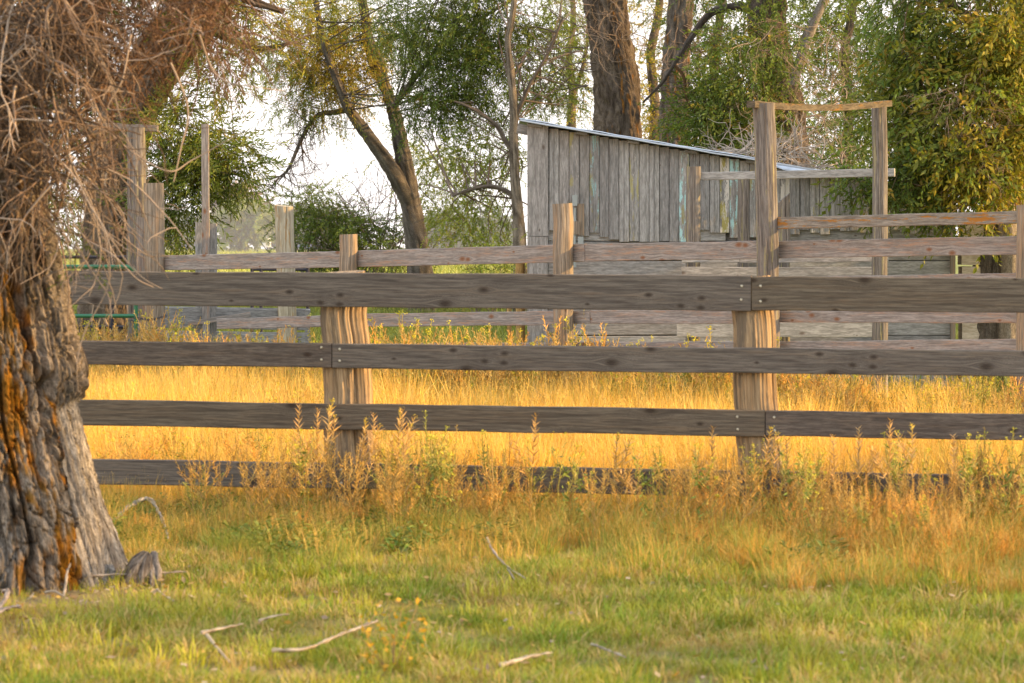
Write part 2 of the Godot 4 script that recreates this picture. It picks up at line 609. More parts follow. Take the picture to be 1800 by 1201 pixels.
# low broad-leaved weed
func forb(sd: int, leaves: int, h: float, ll: float) -> ArrayMesh:
	rng.seed = sd
	var g := Geo.new()
	for k in leaves:
		var a := R(0, TAU)
		var q := Vector3(cos(a), 0, sin(a)) * R(0, 0.07) + Vector3.UP * R(0.01, h)
		var o := Vector3(cos(a) * R(0.4, 1), R(0.1, 0.7), sin(a) * R(0.4, 1)).normalized() * ll * R(0.6, 1.2)
		var w := o.cross(Vector3.UP + rv() * 0.3).normalized() * ll * 0.17
		var c := Color(R(0.8, 1.2), R(0.8, 1.2), R(0.7, 1.2))
		g.flat(q, q + o * 0.5 + w, q + o - Vector3(0, ll * 0.2, 0), c)
		g.flat(q, q + o - Vector3(0, ll * 0.2, 0), q + o * 0.5 - w, c)
	return g.mesh()

# joins shapes into one: [[mesh, where, tint], ...]
func bake(list: Array) -> ArrayMesh:
	var g := Geo.new()
	for e in list:
		var a: Array = e[0].surface_get_arrays(0)
		var t: Transform3D = e[1]
		var nb := t.basis.orthonormalized()
		var k := g.v.size()
		var vs: PackedVector3Array = a[Mesh.ARRAY_VERTEX]
		var ns: PackedVector3Array = a[Mesh.ARRAY_NORMAL]
		var cs: PackedColorArray = a[Mesh.ARRAY_COLOR]
		var tint: Color = e[2]
		for i in vs.size():
			g.v.append(t * vs[i])
			g.n.append(nb * ns[i])
			g.c.append(cs[i] * tint)
		g.uv.append_array(a[Mesh.ARRAY_TEX_UV])
		for i in a[Mesh.ARRAY_INDEX]:
			g.ix.append(k + i)
	return g.mesh()

# a patch of ground cover: n plants strewn over a square, coloured from a palette of [colour, weight]
func clump(meshes: Array, n: int, size: float, sd: int, palette: Array, s0 := 0.7, s1 := 1.15) -> ArrayMesh:
	rng.seed = sd
	var list := []
	var total := 0.0
	for p in palette:
		total += p[1]
	for i in n:
		var r := R(0, total)
		var c: Color = palette[0][0]
		for p in palette:
			if r < p[1]:
				c = p[0]
				break
			r -= p[1]
		var b := Basis(Vector3.UP, R(0, TAU)) * Basis(Vector3.RIGHT, R(-0.14, 0.14))
		list.append([meshes[rng.randi_range(0, meshes.size() - 1)], Transform3D(b.scaled(Vector3.ONE * R(s0, s1)), Vector3(R(-0.5, 0.5) * size, 0, R(-0.5, 0.5) * size)), c * R(0.85, 1.15)])
	return bake(list)

func scatter(called: String, meshes: Array, count: int, place: Callable, mat: Material, parent: Node3D) -> void:
	var sets := []
	for m in meshes:
		sets.append([[], PackedColorArray()])
	for i in count:
		var r: Array = place.call()   # [position, scale, colour]
		if r.is_empty():
			continue
		var k: int = r[3] if r.size() > 3 else rng.randi_range(0, meshes.size() - 1)
		var b := Basis(Vector3.UP, R(0, TAU)) * Basis(Vector3.RIGHT, R(-0.03, 0.03))
		sets[k][0].append(Transform3D(b.scaled(Vector3(r[1] * R(0.9, 1.1), r[1], r[1] * R(0.9, 1.1))), r[0]))
		sets[k][1].append(r[2])
	for k in meshes.size():
		if sets[k][0].size():
			many(called, meshes[k], mat, sets[k][0], sets[k][1], parent)

# ---------------------------------------------------------------- the scene
func _ready() -> void:
	rng.seed = 7
	noise.seed = 11
	noise.noise_type = FastNoiseLite.TYPE_SIMPLEX_SMOOTH
	noise.frequency = 0.05
	noise.fractal_type = FastNoiseLite.FRACTAL_FBM
	noise.fractal_octaves = 2
	cell.seed = 5
	cell.noise_type = FastNoiseLite.TYPE_CELLULAR
	cell.cellular_return_type = FastNoiseLite.RETURN_DISTANCE2_SUB
	cell.cellular_distance_function = FastNoiseLite.DISTANCE_EUCLIDEAN
	cell.frequency = 1.0
	cell.fractal_type = FastNoiseLite.FRACTAL_NONE
	var cam := Camera3D.new()
	cam.name = "camera"
	cam.position = EYE
	cam.rotation.x = -PITCH
	cam.near = 0.5
	cam.far = 3000.0
	var lensd := CameraAttributesPhysical.new()
	lensd.frustum_focal_length = 12.0 * F / 600.5
	lensd.frustum_focus_distance = 31.0
	lensd.frustum_near = 0.5
	lensd.frustum_far = 3000.0
	lensd.exposure_aperture = 7.0
	cam.attributes = lensd
	cam.fov = rad_to_deg(2.0 * atan(600.5 / F))
	add_child(cam)
	cam.current = true
	var env := Environment.new()
	var skym := ProceduralSkyMaterial.new()
	skym.sky_top_color = Color(0.80, 0.835, 0.89)
	skym.sky_horizon_color = Color(0.96, 0.945, 0.94)
	skym.sky_curve = 0.25
	skym.ground_bottom_color = Color(0.45, 0.40, 0.30)
	skym.ground_horizon_color = Color(0.93, 0.90, 0.88)
	skym.sun_angle_max = 20.0
	skym.sun_curve = 0.12
	env.background_mode = Environment.BG_SKY
	env.sky = Sky.new()
	env.sky.sky_material = skym
	env.background_energy_multiplier = 1.35
	env.tonemap_mode = Environment.TONE_MAPPER_LINEAR
	env.tonemap_exposure = 1.8
	env.volumetric_fog_enabled = true
	env.volumetric_fog_density = 0.0
	env.sdfgi_enabled = true
	env.ssao_enabled = true
	env.ssil_enabled = true
	var we := WorldEnvironment.new()
	we.environment = env
	add_child(we)
	var sun := DirectionalLight3D.new()
	sun.name = "sun"
	var az := deg_to_rad(7.0)
	var el := deg_to_rad(19.0)
	var to_sun := Vector3(cos(el) * cos(az), sin(el), cos(el) * sin(az))
	sun.basis = Basis.looking_at(-to_sun)
	sun.light_color = Color(1.0, 0.81, 0.53)
	sun.light_energy = 1.6
	sun.light_angular_distance = 0.7
	sun.shadow_enabled = true
	add_child(sun)
	materials()
	ground()
	far_things()
	trees_back()
	shed()
	corral()
	tree_right()
	left_side()
	near_fence()
	near_tree()
	grasses()
	litter()
	shade_tree()
	haze()

func haze() -> void:   # smoke lying over the far field
	var fm := FogMaterial.new()
	fm.density = 0.0009
	fm.albedo = Color(0.95, 0.94, 0.94)
	var fv := FogVolume.new()
	fv.name = "haze"
	fv.shape = RenderingServer.FOG_VOLUME_SHAPE_BOX
	fv.size = Vector3(420, 70, 470)
	fv.material = fm
	fv.position = Vector3(0, 33, -330)
	add_child(fv)
	tag(fv, "pale smoke haze over the far field", "haze", "", "stuff")

func materials() -> void:
	var rw := wood(1024, 216, Color(0.32, 0.29, 0.262), Color(0.50, 0.462, 0.415), 13, Color(0.19, 0.15, 0.12), 3, 0.5, [], Color(0.47, 0.385, 0.30), 0.35, 1.0, 1.25, 0.65)
	var rw2 := wood(1024, 216, Color(0.32, 0.29, 0.262), Color(0.50, 0.462, 0.415), 6, Color(0.20, 0.15, 0.11), 71, 0.9, [], Color(0.47, 0.385, 0.30), 0.35, 1.0, 1.25, 0.65)
	M.rails = [wood_mat(rw, Color(1.0, 1.0, 1.0), 0.85, 0.12), wood_mat(rw2, Color(0.94, 0.92, 0.91), 0.85, 0.12), wood_mat(rw, Color(0.97, 0.95, 0.90), 0.85, 0.12)]
	M.rail2 = wood_mat(wood(1024, 216, Color(0.44, 0.415, 0.39), Color(0.65, 0.62, 0.59), 10, Color(0.47, 0.29, 0.18), 5, 0.7, [], Color(0.62, 0.45, 0.33), 0.6, 1.4, 1.3, 0.75), Color(1, 1, 1), 0.85, 0.0)
	M.lichen_rail = wood_mat(wood(1024, 216, Color(0.40, 0.37, 0.33), Color(0.62, 0.59, 0.54), 8, Color(0.30, 0.25, 0.20), 9, 0.8, [[Color(0.64, 0.40, 0.12), -0.30, 11.0, 0.8]]), Color(1, 1, 1), 0.9, 0.14)
	M.post = wood_mat(wood(768, 192, Color(0.41, 0.37, 0.315), Color(0.64, 0.59, 0.52), 5, Color(0.30, 0.22, 0.16), 21, 0.4, [], Color(0.68, 0.50, 0.32), 0.45), Color(1, 1, 1), 0.88, 0.0, Vector3(0.5, 2.4, 1))
	M.post_grey = wood_mat(wood(768, 192, Color(0.33, 0.305, 0.28), Color(0.58, 0.55, 0.51), 4, Color(0.25, 0.20, 0.16), 25, 0.4, [[Color(0.66, 0.62, 0.40), -0.36, 5.0, 0.5]]), Color(1, 1, 1), 0.9, 0.0, Vector3(0.5, 2.4, 1))
	var dk := Color(0.485, 0.48, 0.465)
	var lt := Color(0.69, 0.685, 0.67)
	var kc := Color(0.30, 0.25, 0.21)
	var yel := Color(0.62, 0.58, 0.24)
	var tq := Color(0.66, 0.83, 0.83)
	var wh := Color(0.87, 0.85, 0.80)
	M.planks = []
	for k in [[31, []], [33, [[yel, -0.36, 3.0, 0.45], [wh, -0.52, 9.0, 0.9]]], [35, [[yel, -0.40, 23.0, 0.4], [tq, -0.20, 14.0, 0.95]]], [37, [[wh, 0.10, 19.0, 0.95], [yel, -0.22, 33.0, 0.7]]]]:
		var t := wood(640, 128, dk, lt, 3, kc, k[0], 1.0, k[1])
		var row := []
		for tone in [Color(1, 0.995, 0.985), Color(0.89, 0.885, 0.88), Color(0.95, 0.935, 0.92)]:
			row.append(wood_mat(t, tone, 0.9, 0.0))
		M.planks.append(row)
	var bt := StandardMaterial3D.new()
	bt.vertex_color_use_as_albedo = true
	bt.roughness = 0.92
	bt.metallic_specular = 0.2
	var nb := PackedByteArray()
	nb.resize(256 * 256 * 3)
	for y in 256:
		for x in 256:
			var ax := Vector2.from_angle(TAU * x / 256.0) * 40.0
			var ay := Vector2.from_angle(TAU * y / 256.0) * 90.0
			var f := noise.get_noise_3d(ax.x + ay.x, ax.y + ay.y * 0.4, ay.y) * 0.5 + noise.get_noise_3d(ax.x * 3.0 + ay.x * 2.0, ax.y * 3.0, ay.y * 3.0) * 0.5
			var b := int(clampf(0.78 + f * 0.5, 0.0, 1.0) * 255)
			for k in 3:
				nb[(y * 256 + x) * 3 + k] = b
	bt.albedo_texture = tex(256, 256, nb)
	bt.uv1_scale = Vector3(2.5, 5.0, 1)
	bt.heightmap_enabled = true
	bt.heightmap_texture = bt.albedo_texture
	bt.heightmap_scale = 0.5
	M.bark = bt
	M.twig = plain(Color.WHITE, 0.85, true)
	M.leaf = leafy(Color(0.80, 0.82, 0.50))
	M.grass = leafy(Color(0.62, 0.60, 0.40), 0.7)
	M.ground = plain(Color.WHITE, 0.95, true, 0.1)
	M.screw = plain(Color(0.55, 0.50, 0.38), 0.35)
	M.screw.metallic = 0.8
	M.metal = plain(Color(0.42, 0.46, 0.50), 0.35)
	M.metal.metallic = 0.85
	M.green_paint = plain(Color(0.012, 0.13, 0.055), 0.35, false, 0.5)
	M.dark_pipe = plain(Color(0.035, 0.035, 0.045), 0.5)
	M.white_paint = plain(Color(0.80, 0.79, 0.77), 0.4, false, 0.5)
	M.glass = plain(Color(0.03, 0.035, 0.04), 0.1, false, 0.6)
	var fresh := wood(512, 128, Color(0.55, 0.42, 0.24), Color(0.80, 0.65, 0.40), 3, Color(0.40, 0.26, 0.14), 51)
	M.new_post = wood_mat(fresh, Color(1, 1, 1), 0.8, 0.15, Vector3(0.5, 2.4, 1))
	M.block = wood_mat(wood(512, 128, Color(0.66, 0.60, 0.50), Color(0.86, 0.81, 0.72), 2, Color(0.55, 0.45, 0.34), 53), Color(1, 1, 1), 0.85, 0.2)
	M.split_post = wood_mat(wood(768, 192, Color(0.48, 0.40, 0.30), Color(0.74, 0.64, 0.50), 3, Color(0.30, 0.20, 0.13), 57, 0.3, [[Color(0.40, 0.36, 0.31), -0.10, 8.0, 0.7]], Color(0.70, 0.50, 0.30), 0.25, 2.4), Color(1, 1, 1), 0.88, 0.3, Vector3(0.5, 2.0, 1))
	M.pale_post = wood_mat(wood(768, 192, Color(0.56, 0.51, 0.42), Color(0.80, 0.76, 0.66), 5, Color(0.35, 0.28, 0.2), 58, 0.4, [[Color(0.62, 0.42, 0.18), -0.34, 8.0, 0.6]]), Color(1, 1, 1), 0.88, 0.2, Vector3(0.5, 2.4, 1))
	M.post_beam = wood_mat(wood(512, 128, Color(0.28, 0.25, 0.20), Color(0.45, 0.41, 0.34), 4, Color(0.3, 0.22, 0.15), 59, 1.0, [[Color(0.52, 0.36, 0.15), -0.36, 21.0, 0.6]]), Color(1, 1, 1), 0.9, 0.0)
	M.bare_wood = wood_mat(fresh, Color(1, 1, 1), 0.85, 0.1)
	M.grey_box = plain(Color(0.30, 0.33, 0.31), 0.5)

func ground_tint(p: Vector3) -> Color:
	var f := noise.get_noise_2d(p.x * 9.0, p.z * 9.0) + 0.6 * noise.get_noise_2d(p.x * 60.0, p.z * 60.0)
	var soil := Color(0.16, 0.105, 0.055).lerp(Color(0.28, 0.20, 0.11), clampf(0.5 + f * 0.7, 0, 1))
	var lawn := Color(0.13, 0.125, 0.035).lerp(Color(0.24, 0.19, 0.08), clampf(0.5 + f * 0.8, 0, 1))
	var gold := Color(0.42, 0.28, 0.08).lerp(Color(0.55, 0.37, 0.12), clampf(0.5 + f, 0, 1))
	var field := Color(0.16, 0.19, 0.045).lerp(Color(0.26, 0.27, 0.07), clampf(0.5 + f * 0.6, 0, 1))
	var c := lawn.lerp(gold, smoothstep(15.2, 16.2, -p.z + f * 0.4))
	var back := 1.0 / lerpf(0.0348, 0.0470, clampf((900.0 + p.x * F / maxf(-p.z, 1.0) - 290.0) / 1500.0, -0.3, 1.3))
	c = c.lerp(field, smoothstep(0.0, 2.5, -p.z - back + f * 0.5))
	var bare := smoothstep(0.9, 0.3, Vector2(p.x + 2.25, (p.z + 12.6) * 0.8).length() + f * 0.5)
	return c.lerp(soil, bare * 0.85)

func ground() -> void:
	var g := Geo.new()
	var xs := PackedFloat32Array([-220, -150, -80, -40, -20, -12])
	var x := -8.0
	while x <= 8.0:
		xs.append(x)
		x += 0.1
	xs.append_array(PackedFloat32Array([12, 20, 40, 80, 150, 220]))
	var zs := PackedFloat32Array([20, 12, 0, -5])
	var z := -8.0
	while z >= -34.0:
		zs.append(z)
		z -= 0.1
	while z > -200.0:
		zs.append(z)
		z -= 4.0
	zs.append_array(PackedFloat32Array([-240, -300, -400, -480, -560]))
	for zz in zs:
		for xx in xs:
			var p := Vector3(xx, 0, zz)
			if zz < -7.0 and zz > -34.0 and absf(xx) < 8.0:
				p.y = noise.get_noise_2d(xx * 8.0, zz * 8.0) * 0.03 + noise.get_noise_2d(xx * 70.0, zz * 70.0) * 0.008
			g.vert(p, Vector3.UP, Vector2.ZERO, ground_tint(p))
	var w := xs.size()
	for i in zs.size() - 1:
		for j in w - 1:
			var a := i * w + j
			g.tri(a, a + w, a + 1)
			g.tri(a + w, a + w + 1, a + 1)
	tag(part("ground", g.mesh(), M.ground, self), "dry ground under the grass reaching out to the far hazy field", "ground", "", "structure")

# ---------------------------------------------------------------- far away
func far_things() -> void:
	var big := [spray(501, 0.42, 14, 0.16, 0.05, 0.3, Color(0.1, 0.08, 0.06)), spray(502, 0.42, 14, 0.16, 0.05, 0.3, Color(0.1, 0.08, 0.06))]
	var spots := [[432, 392, 44, 400, 0, "round leafy tree with yellow green crown beyond the white camper"], [425, 362, 36, 430, 1, "tall tree with bare rusty top rising behind the round leafy tree"], [330, 412, 30, 420, 2, "pale hazy tree standing past the two tall thin boards"], [498, 400, 34, 450, 2, "bluish hazy tree rising past the leaning wide post"], [590, 412, 45, 460, 2, "faint tree seen through the shrub with bare shoots"], [790, 408, 45, 440, 2, "faint tree low between forked tree and pale slim tree"], [865, 412, 40, 470, 2, "faint tree just past the speckled pale slim trunk"]]
	var tints := [Color(0.28, 0.33, 0.05), Color(0.34, 0.22, 0.11), Color(0.13, 0.20, 0.10)]
	for k in spots.size():
		var s: Array = spots[k]
		var d: float = s[3]
		var foot := P(s[0], 440, d)
		foot.y = 0
		var t := thing("distant_tree", s[5], "tree", foot, "hazy trees across the far field")
		var px := d / F
		var top := P(s[0], s[1], d)
		var pts := PackedVector3Array([foot, foot.lerp(top, 0.35), foot.lerp(top, 0.7) + Vector3(0.4, 0, 0), top + Vector3(0, s[2] * px * 0.3, 0)])
		var g := Geo.new()
		wire(g, pts, 0.45, 0.12, 8, Color(0.12, 0.10, 0.08))
		part("trunk", g.mesh(), M.twig, t)
		var bl := []
		rng.seed = 900 + k
		for q in 7:
			bl.append([s[0] + R(-0.6, 0.6) * s[2], s[1] + R(-0.5, 0.55) * s[2] * 0.8, s[2] * R(0.4, 0.6), s[2] * R(0.3, 0.45), d + R(-2, 2), s[2] * px * 0.5, 7, 22, 1.3, s[4]])
		crown(t, bl, big, tints, pts, 950 + k, 3.2, Color(0.14, 0.11, 0.09), 0.02, 0.2)
	# camper: rear wall, bunk over the cab, windows
	var c := P(458, 441, 424)
	c.y = 0
	var cam := thing("camper", "white camper parked across the field before the round leafy tree", "camper", c)
	var g := Geo.new()
	g.box(c + Vector3(0, 1.75, -2.4), Vector3(2.2, 2.3, 5.0), Basis())
	g.box(c + Vector3(0, 2.55, -5.4), Vector3(2.2, 0.8, 1.4), Basis())
	part("body", g.mesh(), M.white_paint, cam)
	for xw in [-0.55, 0.55]:
		g = Geo.new()
		g.box(c + Vector3(xw, 2.45, 0.12), Vector3(0.75, 0.3, 0.05), Basis())
		part("window", g.mesh(), M.glass, cam)
	g = Geo.new()
	g.box(c + Vector3(0, 1.5, 0.12), Vector3(1.5, 0.55, 0.05), Basis())
	part("rear_window", g.mesh(), M.grey_box, cam)
	g = Geo.new()
	g.box(c + Vector3(-0.1, 3.05, -2.0), Vector3(0.7, 0.3, 1.0), Basis())
	part("roof_vent", g.mesh(), M.white_paint, cam)
	for xw in [-0.9, 0.9]:
		for zw in [-0.8, -5.2]:
			g = Geo.new()
			wire(g, PackedVector3Array([c + Vector3(xw - 0.1, 0.38, zw), c + Vector3(xw + 0.1, 0.38, zw)]), 0.38, 0.38, 12, Color(0.03, 0.03, 0.03))
			part("wheel", g.mesh(), M.twig, cam)
	for k in [[353, 0.05, "dark blue car parked across the field past the thin tall board", Color(0.03, 0.06, 0.14)], [545, 0.0, "blue car parked across the field past the leaning wide post", Color(0.05, 0.10, 0.26)]]:
		c = P(k[0], 441, 418)
		c.y = 0
		var car := thing("parked_car", k[2], "car", c, "cars across the far field")
		var paint := plain(k[3], 0.3, false, 0.6)
		g = Geo.new()
		g.box(c + Vector3(0, 0.75, 0), Vector3(4.3, 0.6, 1.7), Basis())
		part("body", g.mesh(), paint, car)
		g = Geo.new()
		var q := [Vector3(-1.3, 1.05, 0.75), Vector3(1.5, 1.05, 0.75), Vector3(1.0, 1.6, 0.65), Vector3(-0.7, 1.6, 0.65), Vector3(-1.3, 1.05, -0.75), Vector3(1.5, 1.05, -0.75), Vector3(1.0, 1.6, -0.65), Vector3(-0.7, 1.6, -0.65)]
		for f in [[0, 3, 2, 1], [5, 6, 7, 4], [3, 7, 6, 2], [4, 7, 3, 0], [1, 2, 6, 5]]:
			g.quad(c + q[f[0]], c + q[f[1]], c + q[f[2]], c + q[f[3]], Color.WHITE)
		part("cabin", g.mesh(), M.glass, car)
		for xw in [-1.35, 1.35]:
			for zw in [-0.8, 0.8]:
				g = Geo.new()
				wire(g, PackedVector3Array([c + Vector3(xw, 0.33, zw - 0.1), c + Vector3(xw, 0.33, zw + 0.1)]), 0.33, 0.33, 12, Color(0.03, 0.03, 0.03))
				part("wheel", g.mesh(), M.twig, car)

# ---------------------------------------------------------------- trees behind the shed and the paddock
func trees_back() -> void:
	var will := [spray(11, 0.36, 15, 0.085, 0.0085, 0.35, Color(0.12, 0.09, 0.05)), spray(12, 0.30, 13, 0.08, 0.009, 0.5, Color(0.12, 0.09, 0.05)), spray(13, 0.40, 17, 0.085, 0.0085, 0.45, Color(0.12, 0.09, 0.05))]
	var fine := [spray(14, 0.34, 16, 0.065, 0.011, 0.3, Color(0.12, 0.09, 0.05)), spray(15, 0.30, 15, 0.06, 0.011, 0.4, Color(0.12, 0.09, 0.05))]
	var dg := Color(0.145, 0.195, 0.038)
	var mg := Color(0.22, 0.265, 0.046)
	var lg := Color(0.29, 0.325, 0.06)
	var yg := Color(0.45, 0.35, 0.045)
	var tints := [dg, mg, lg, yg]
	var b0 := Color(0.11, 0.085, 0.065)
	var b1 := Color(0.30, 0.24, 0.185)
	var lich := Color(0.38, 0.17, 0.03)
	# forked tree
	var d := 55.0
	var t := thing("forked_tree", "tree with two leaning stems and a drooping dead limb behind the paddock", "tree", P(738, 560, d))
	var a1 := limb(t, "trunk", [[742, 565, 26], [738, 470, 22], [733, 420, 20], [722, 360, 18], [716, 315, 15.5], [703, 250, 13], [695, 205, 12], [684, 170, 11], [668, 130, 11], [652, 90, 10], [640, 20, 8], [625, -80, 6], [640, -200, 4]], d, 34, 10, 0.03, 3.0, Color(0.10, 0.085, 0.07), Color(0.28, 0.24, 0.20))
	var a2 := limb(t, "stem", [[722, 365, 14], [708, 335, 14], [690, 300, 13.5], [660, 255, 12], [630, 215, 10.5], [612, 190, 9], [596, 150, 7], [575, 95, 6], [560, 30, 5], [548, -60, 4], [540, -160, 3]], d, 26, 9, 0.02, 5.0, Color(0.10, 0.085, 0.07), Color(0.28, 0.24, 0.20), Color.BLACK, -1.0, -0.12)
	var a3 := limb(t, "limb", [[612, 192, 6], [590, 197, 5], [566, 200, 4.5], [548, 212, 4], [532, 240, 3.6], [518, 272, 3.0], [505, 300, 2.4], [490, 312, 1.6], [476, 330, 1.0]], d, 8, 6, 0.004, 5.0, Color(0.10, 0.085, 0.07), Color(0.28, 0.24, 0.20))
	var a4 := limb(t, "limb", [[676, 150, 7], [672, 115, 6], [648, 60, 5], [636, 10, 4], [600, -60, 3]], d, 10, 6, 0.006, 6.0, Color(0.10, 0.085, 0.07), Color(0.28, 0.24, 0.20))
	var a5 := limb(t, "limb", [[690, 190, 6], [735, 130, 5], [790, 70, 4], [850, 30, 3], [900, 0, 2]], 52.5, 10, 6, 0.006, 6.0, b0, b1)
	var g := Geo.new()
	rng.seed = 41
	for k in 42:
		var p := a3[rng.randi_range(10, a3.size() - 1)]
		dead(g, p, Vector3(R(-0.8, 0.4), R(-0.8, 0.3), R(-0.4, 0.4)).normalized(), R(0.3, 0.85), 0.012, Color(0.10, 0.075, 0.055), 2, 0.7, -0.03)
	for k in 16:
		var p := P(R(480, 640), R(-20, 120), d)
		dead(g, p, Vector3(R(-0.7, 0.7), R(-1.0, 0.0), R(-0.4, 0.4)).normalized(), R(0.5, 1.1), 0.010, Color(0.08, 0.06, 0.045), 2, 0.6, -0.05)
	part("dead_shoots", g.mesh(), M.twig, t, "stuff")
	var bones := a1.slice(60)
	bones.append_array(a2.slice(30))
	bones.append_array(a4)
	bones.append_array(a5)
	crown(t, [[560, 80, 75, 75, d, 0.8, 52, 13, 0.42, 3], [600, 130, 55, 60, d, 0.7, 34, 12, 0.4, 3], [520, 175, 50, 25, d, 0.5, 18, 10, 0.35, 2], [500, 110, 40, 50, d, 0.5, 16, 10, 0.35, 2], [575, 185, 60, 22, d, 0.5, 11, 10, 0.34, 1], [610, 20, 70, 50, d, 0.9, 20, 12, 0.45, 2], [590, -80, 110, 70, d, 1.2, 26, 12, 0.6, 2],
		[770, 50, 110, 70, 52, 1.2, 62, 16, 0.42, 0], [800, 140, 90, 60, 52, 1.0, 44, 15, 0.40, 0], [755, 185, 45, 40, 52, 0.8, 18, 14, 0.36, 0], [705, 60, 50, 60, 56.5, 0.6, 22, 13, 0.4, 1], [860, 50, 50, 60, 52, 0.8, 22, 14, 0.4, 0], [850, 190, 50, 40, 52, 0.8, 14, 13, 0.36, 1], [770, -100, 170, 90, 52, 1.6, 60, 13, 0.6, 0]], will, tints, bones, 61, 1.0, Color(0.10, 0.08, 0.06), 0.05, 0.6)
	# pale slim trunk
	d = 50.0
	t = thing("slim_tree", "slim tree with a pale speckled trunk beside the shed corner", "tree", P(915, 600, d))
	var s1 := limb(t, "trunk", [[916, 610, 16], [915, 520, 14], [914, 440, 13], [910, 370, 10], [905, 310, 8.5], [903, 250, 8], [903, 190, 7.5], [897, 120, 6.5], [893, 70, 5.5], [902, 20, 5], [905, -60, 4], [900, -180, 3]], d, 18, 9, 0.008, 8.0, Color(0.09, 0.07, 0.05), Color(0.46, 0.38, 0.29))
	var s2 := limb(t, "limb", [[904, 268, 5], [890, 250, 4.5], [872, 220, 4], [845, 200, 3.4], [818, 185, 2.6], [798, 178, 1.8]], d, 8, 6, 0.004, 8.0, b0, b1)
	var s3 := limb(t, "limb", [[907, 350, 5], [888, 335, 4.5], [862, 328, 4], [830, 332, 3], [795, 345, 2]], d, 8, 6, 0.004, 8.0, b0, b1)
	var s4 := limb(t, "limb", [[904, 210, 4.5], [922, 170, 4], [936, 140, 3.4], [965, 90, 2.6], [990, 30, 2]], d, 8, 6, 0.004, 8.0, b0, b1)
	bones = s1.slice(40)
	for q in [s2, s3, s4]:
		bones.append_array(q)
	crown(t, [[790, 330, 60, 60, 57, 0.8, 36, 10, 0.36, 2], [840, 385, 60, 38, 53, 0.8, 32, 10, 0.34, 2], [745, 285, 45, 45, 57, 0.6, 18, 9, 0.34, 2], [855, 270, 50, 60, 51, 0.8, 26, 10, 0.34, 2], [955, 75, 60, 75, 52, 1.0, 44, 11, 0.4, 2], [975, 165, 45, 45, 53, 0.8, 26, 10, 0.36, 2], [760, 400, 30, 30, 57.5, 0.6, 12, 9, 0.3, 2], [880, 120, 35, 60, 51, 0.6, 10, 10, 0.34, 1], [815, 240, 45, 40, 53, 0.8, 10, 10, 0.34, 1], [930, -60, 110, 60, 51, 1.2, 26, 11, 0.5, 2], [880, 425, 40, 22, 52, 0.6, 8, 10, 0.3, 2], [930, 180, 30, 40, 54, 0.5, 8, 10, 0.3, 2]], fine, tints, bones, 63, 1.0, Color(0.16, 0.12, 0.09), 0.07)
	# second slim trunk past the shed
	d = 62.0
	t = thing("slim_tree", "slim tree with tan forked stem rising past the shed roof peak", "tree", P(1003, 560, d))
	s1 = limb(t, "trunk", [[1000, 560, 11], [1003, 300, 9], [1004, 215, 8], [1006, 160, 7], [1000, 100, 6], [1008, 30, 5], [1000, -80, 4]], d, 12, 7, 0.008, 12.0, b0, Color(0.42, 0.33, 0.24))
	s2 = limb(t, "limb", [[1005, 175, 5], [1018, 140, 4], [1030, 90, 3], [1036, 20, 2]], d, 8, 5, 0.004, 9.0, b0, b1)
	bones = s1.slice(14)
	bones.append_array(s2)
	crown(t, [[1000, 60, 50, 80, d, 1.0, 34, 10, 0.42, 2], [985, 150, 35, 50, d, 0.8, 12, 10, 0.4, 2], [1030, 130, 25, 60, d, 0.8, 9, 10, 0.4, 3], [1010, -60, 80, 60, d, 1.0, 18, 10, 0.5, 2]], fine, tints, bones, 64, 1.0, Color(0.16, 0.12, 0.09), 0.08)
	# large furrowed trunks
	d = 45.0
	t = thing("old_cottonwood", "massive furrowed trunk with a dark cleft rising over the shed roof", "tree", P(1085, 620, d))
	s1 = limb(t, "trunk", [[1080, 625, 62], [1082, 480, 54], [1085, 300, 43], [1086, 240, 40], [1086, 180, 38.5], [1080, 120, 37], [1070, 60, 36], [1064, 0, 37], [1058, -80, 34], [1050, -200, 28], [1040, -330, 20]], d, 110, 26, 0.055, 17.0, b0 * 0.9, b1 * 0.95, lich, -0.52)
	s2 = limb(t, "bark_ridge", [[1106, 560, 26], [1107, 420, 23], [1107, 300, 21], [1106, 240, 20], [1104, 180, 18], [1096, 120, 14], [1086, 70, 9], [1078, 30, 4]], d - 0.30, 60, 22, 0.04, 27.0, b0 * 0.75, b1 * 0.7, lich, -0.52)
	g = Geo.new()
	rng.seed = 43
	for k in 26:
		dead(g, P(R(1030, 1100), R(-10, 90), d - 0.35), Vector3(R(-0.9, 0.9), R(-0.7, 0.4), R(0.1, 0.7)).normalized(), R(0.4, 0.9), 0.007, Color(0.24, 0.18, 0.13), 2, 0.8)
	for k in 9:
		dead(g, P(R(1030, 1050), R(40, 160), d - 0.2), Vector3(-1.0, R(-0.6, 0.2), R(-0.2, 0.4)).normalized(), R(0.6, 1.2), 0.010, Color(0.13, 0.10, 0.08), 2, 0.6)
	part("dead_shoots", g.mesh(), M.twig, t, "stuff")
	crown(t, [[1050, -330, 220, 110, d, 1.8, 70, 14, 0.7, 0]], fine, tints, s1.slice(150), 71)
	d = 44.0
	t = thing("old_cottonwood", "grey furrowed trunk standing between the massive cleft trunk and the arching limb", "tree", P(1182, 620, d))
	s1 = limb(t, "trunk", [[1180, 625, 36], [1182, 400, 30], [1185, 260, 27], [1186, 180, 25], [1188, 120, 23], [1194, 60, 22], [1197, 0, 21], [1198, -100, 20], [1196, -260, 15]], d, 72, 26, 0.04, 31.0, b0 * 0.9, Color(0.27, 0.23, 0.19), lich, -0.50)
	g = Geo.new()
	rng.seed = 44
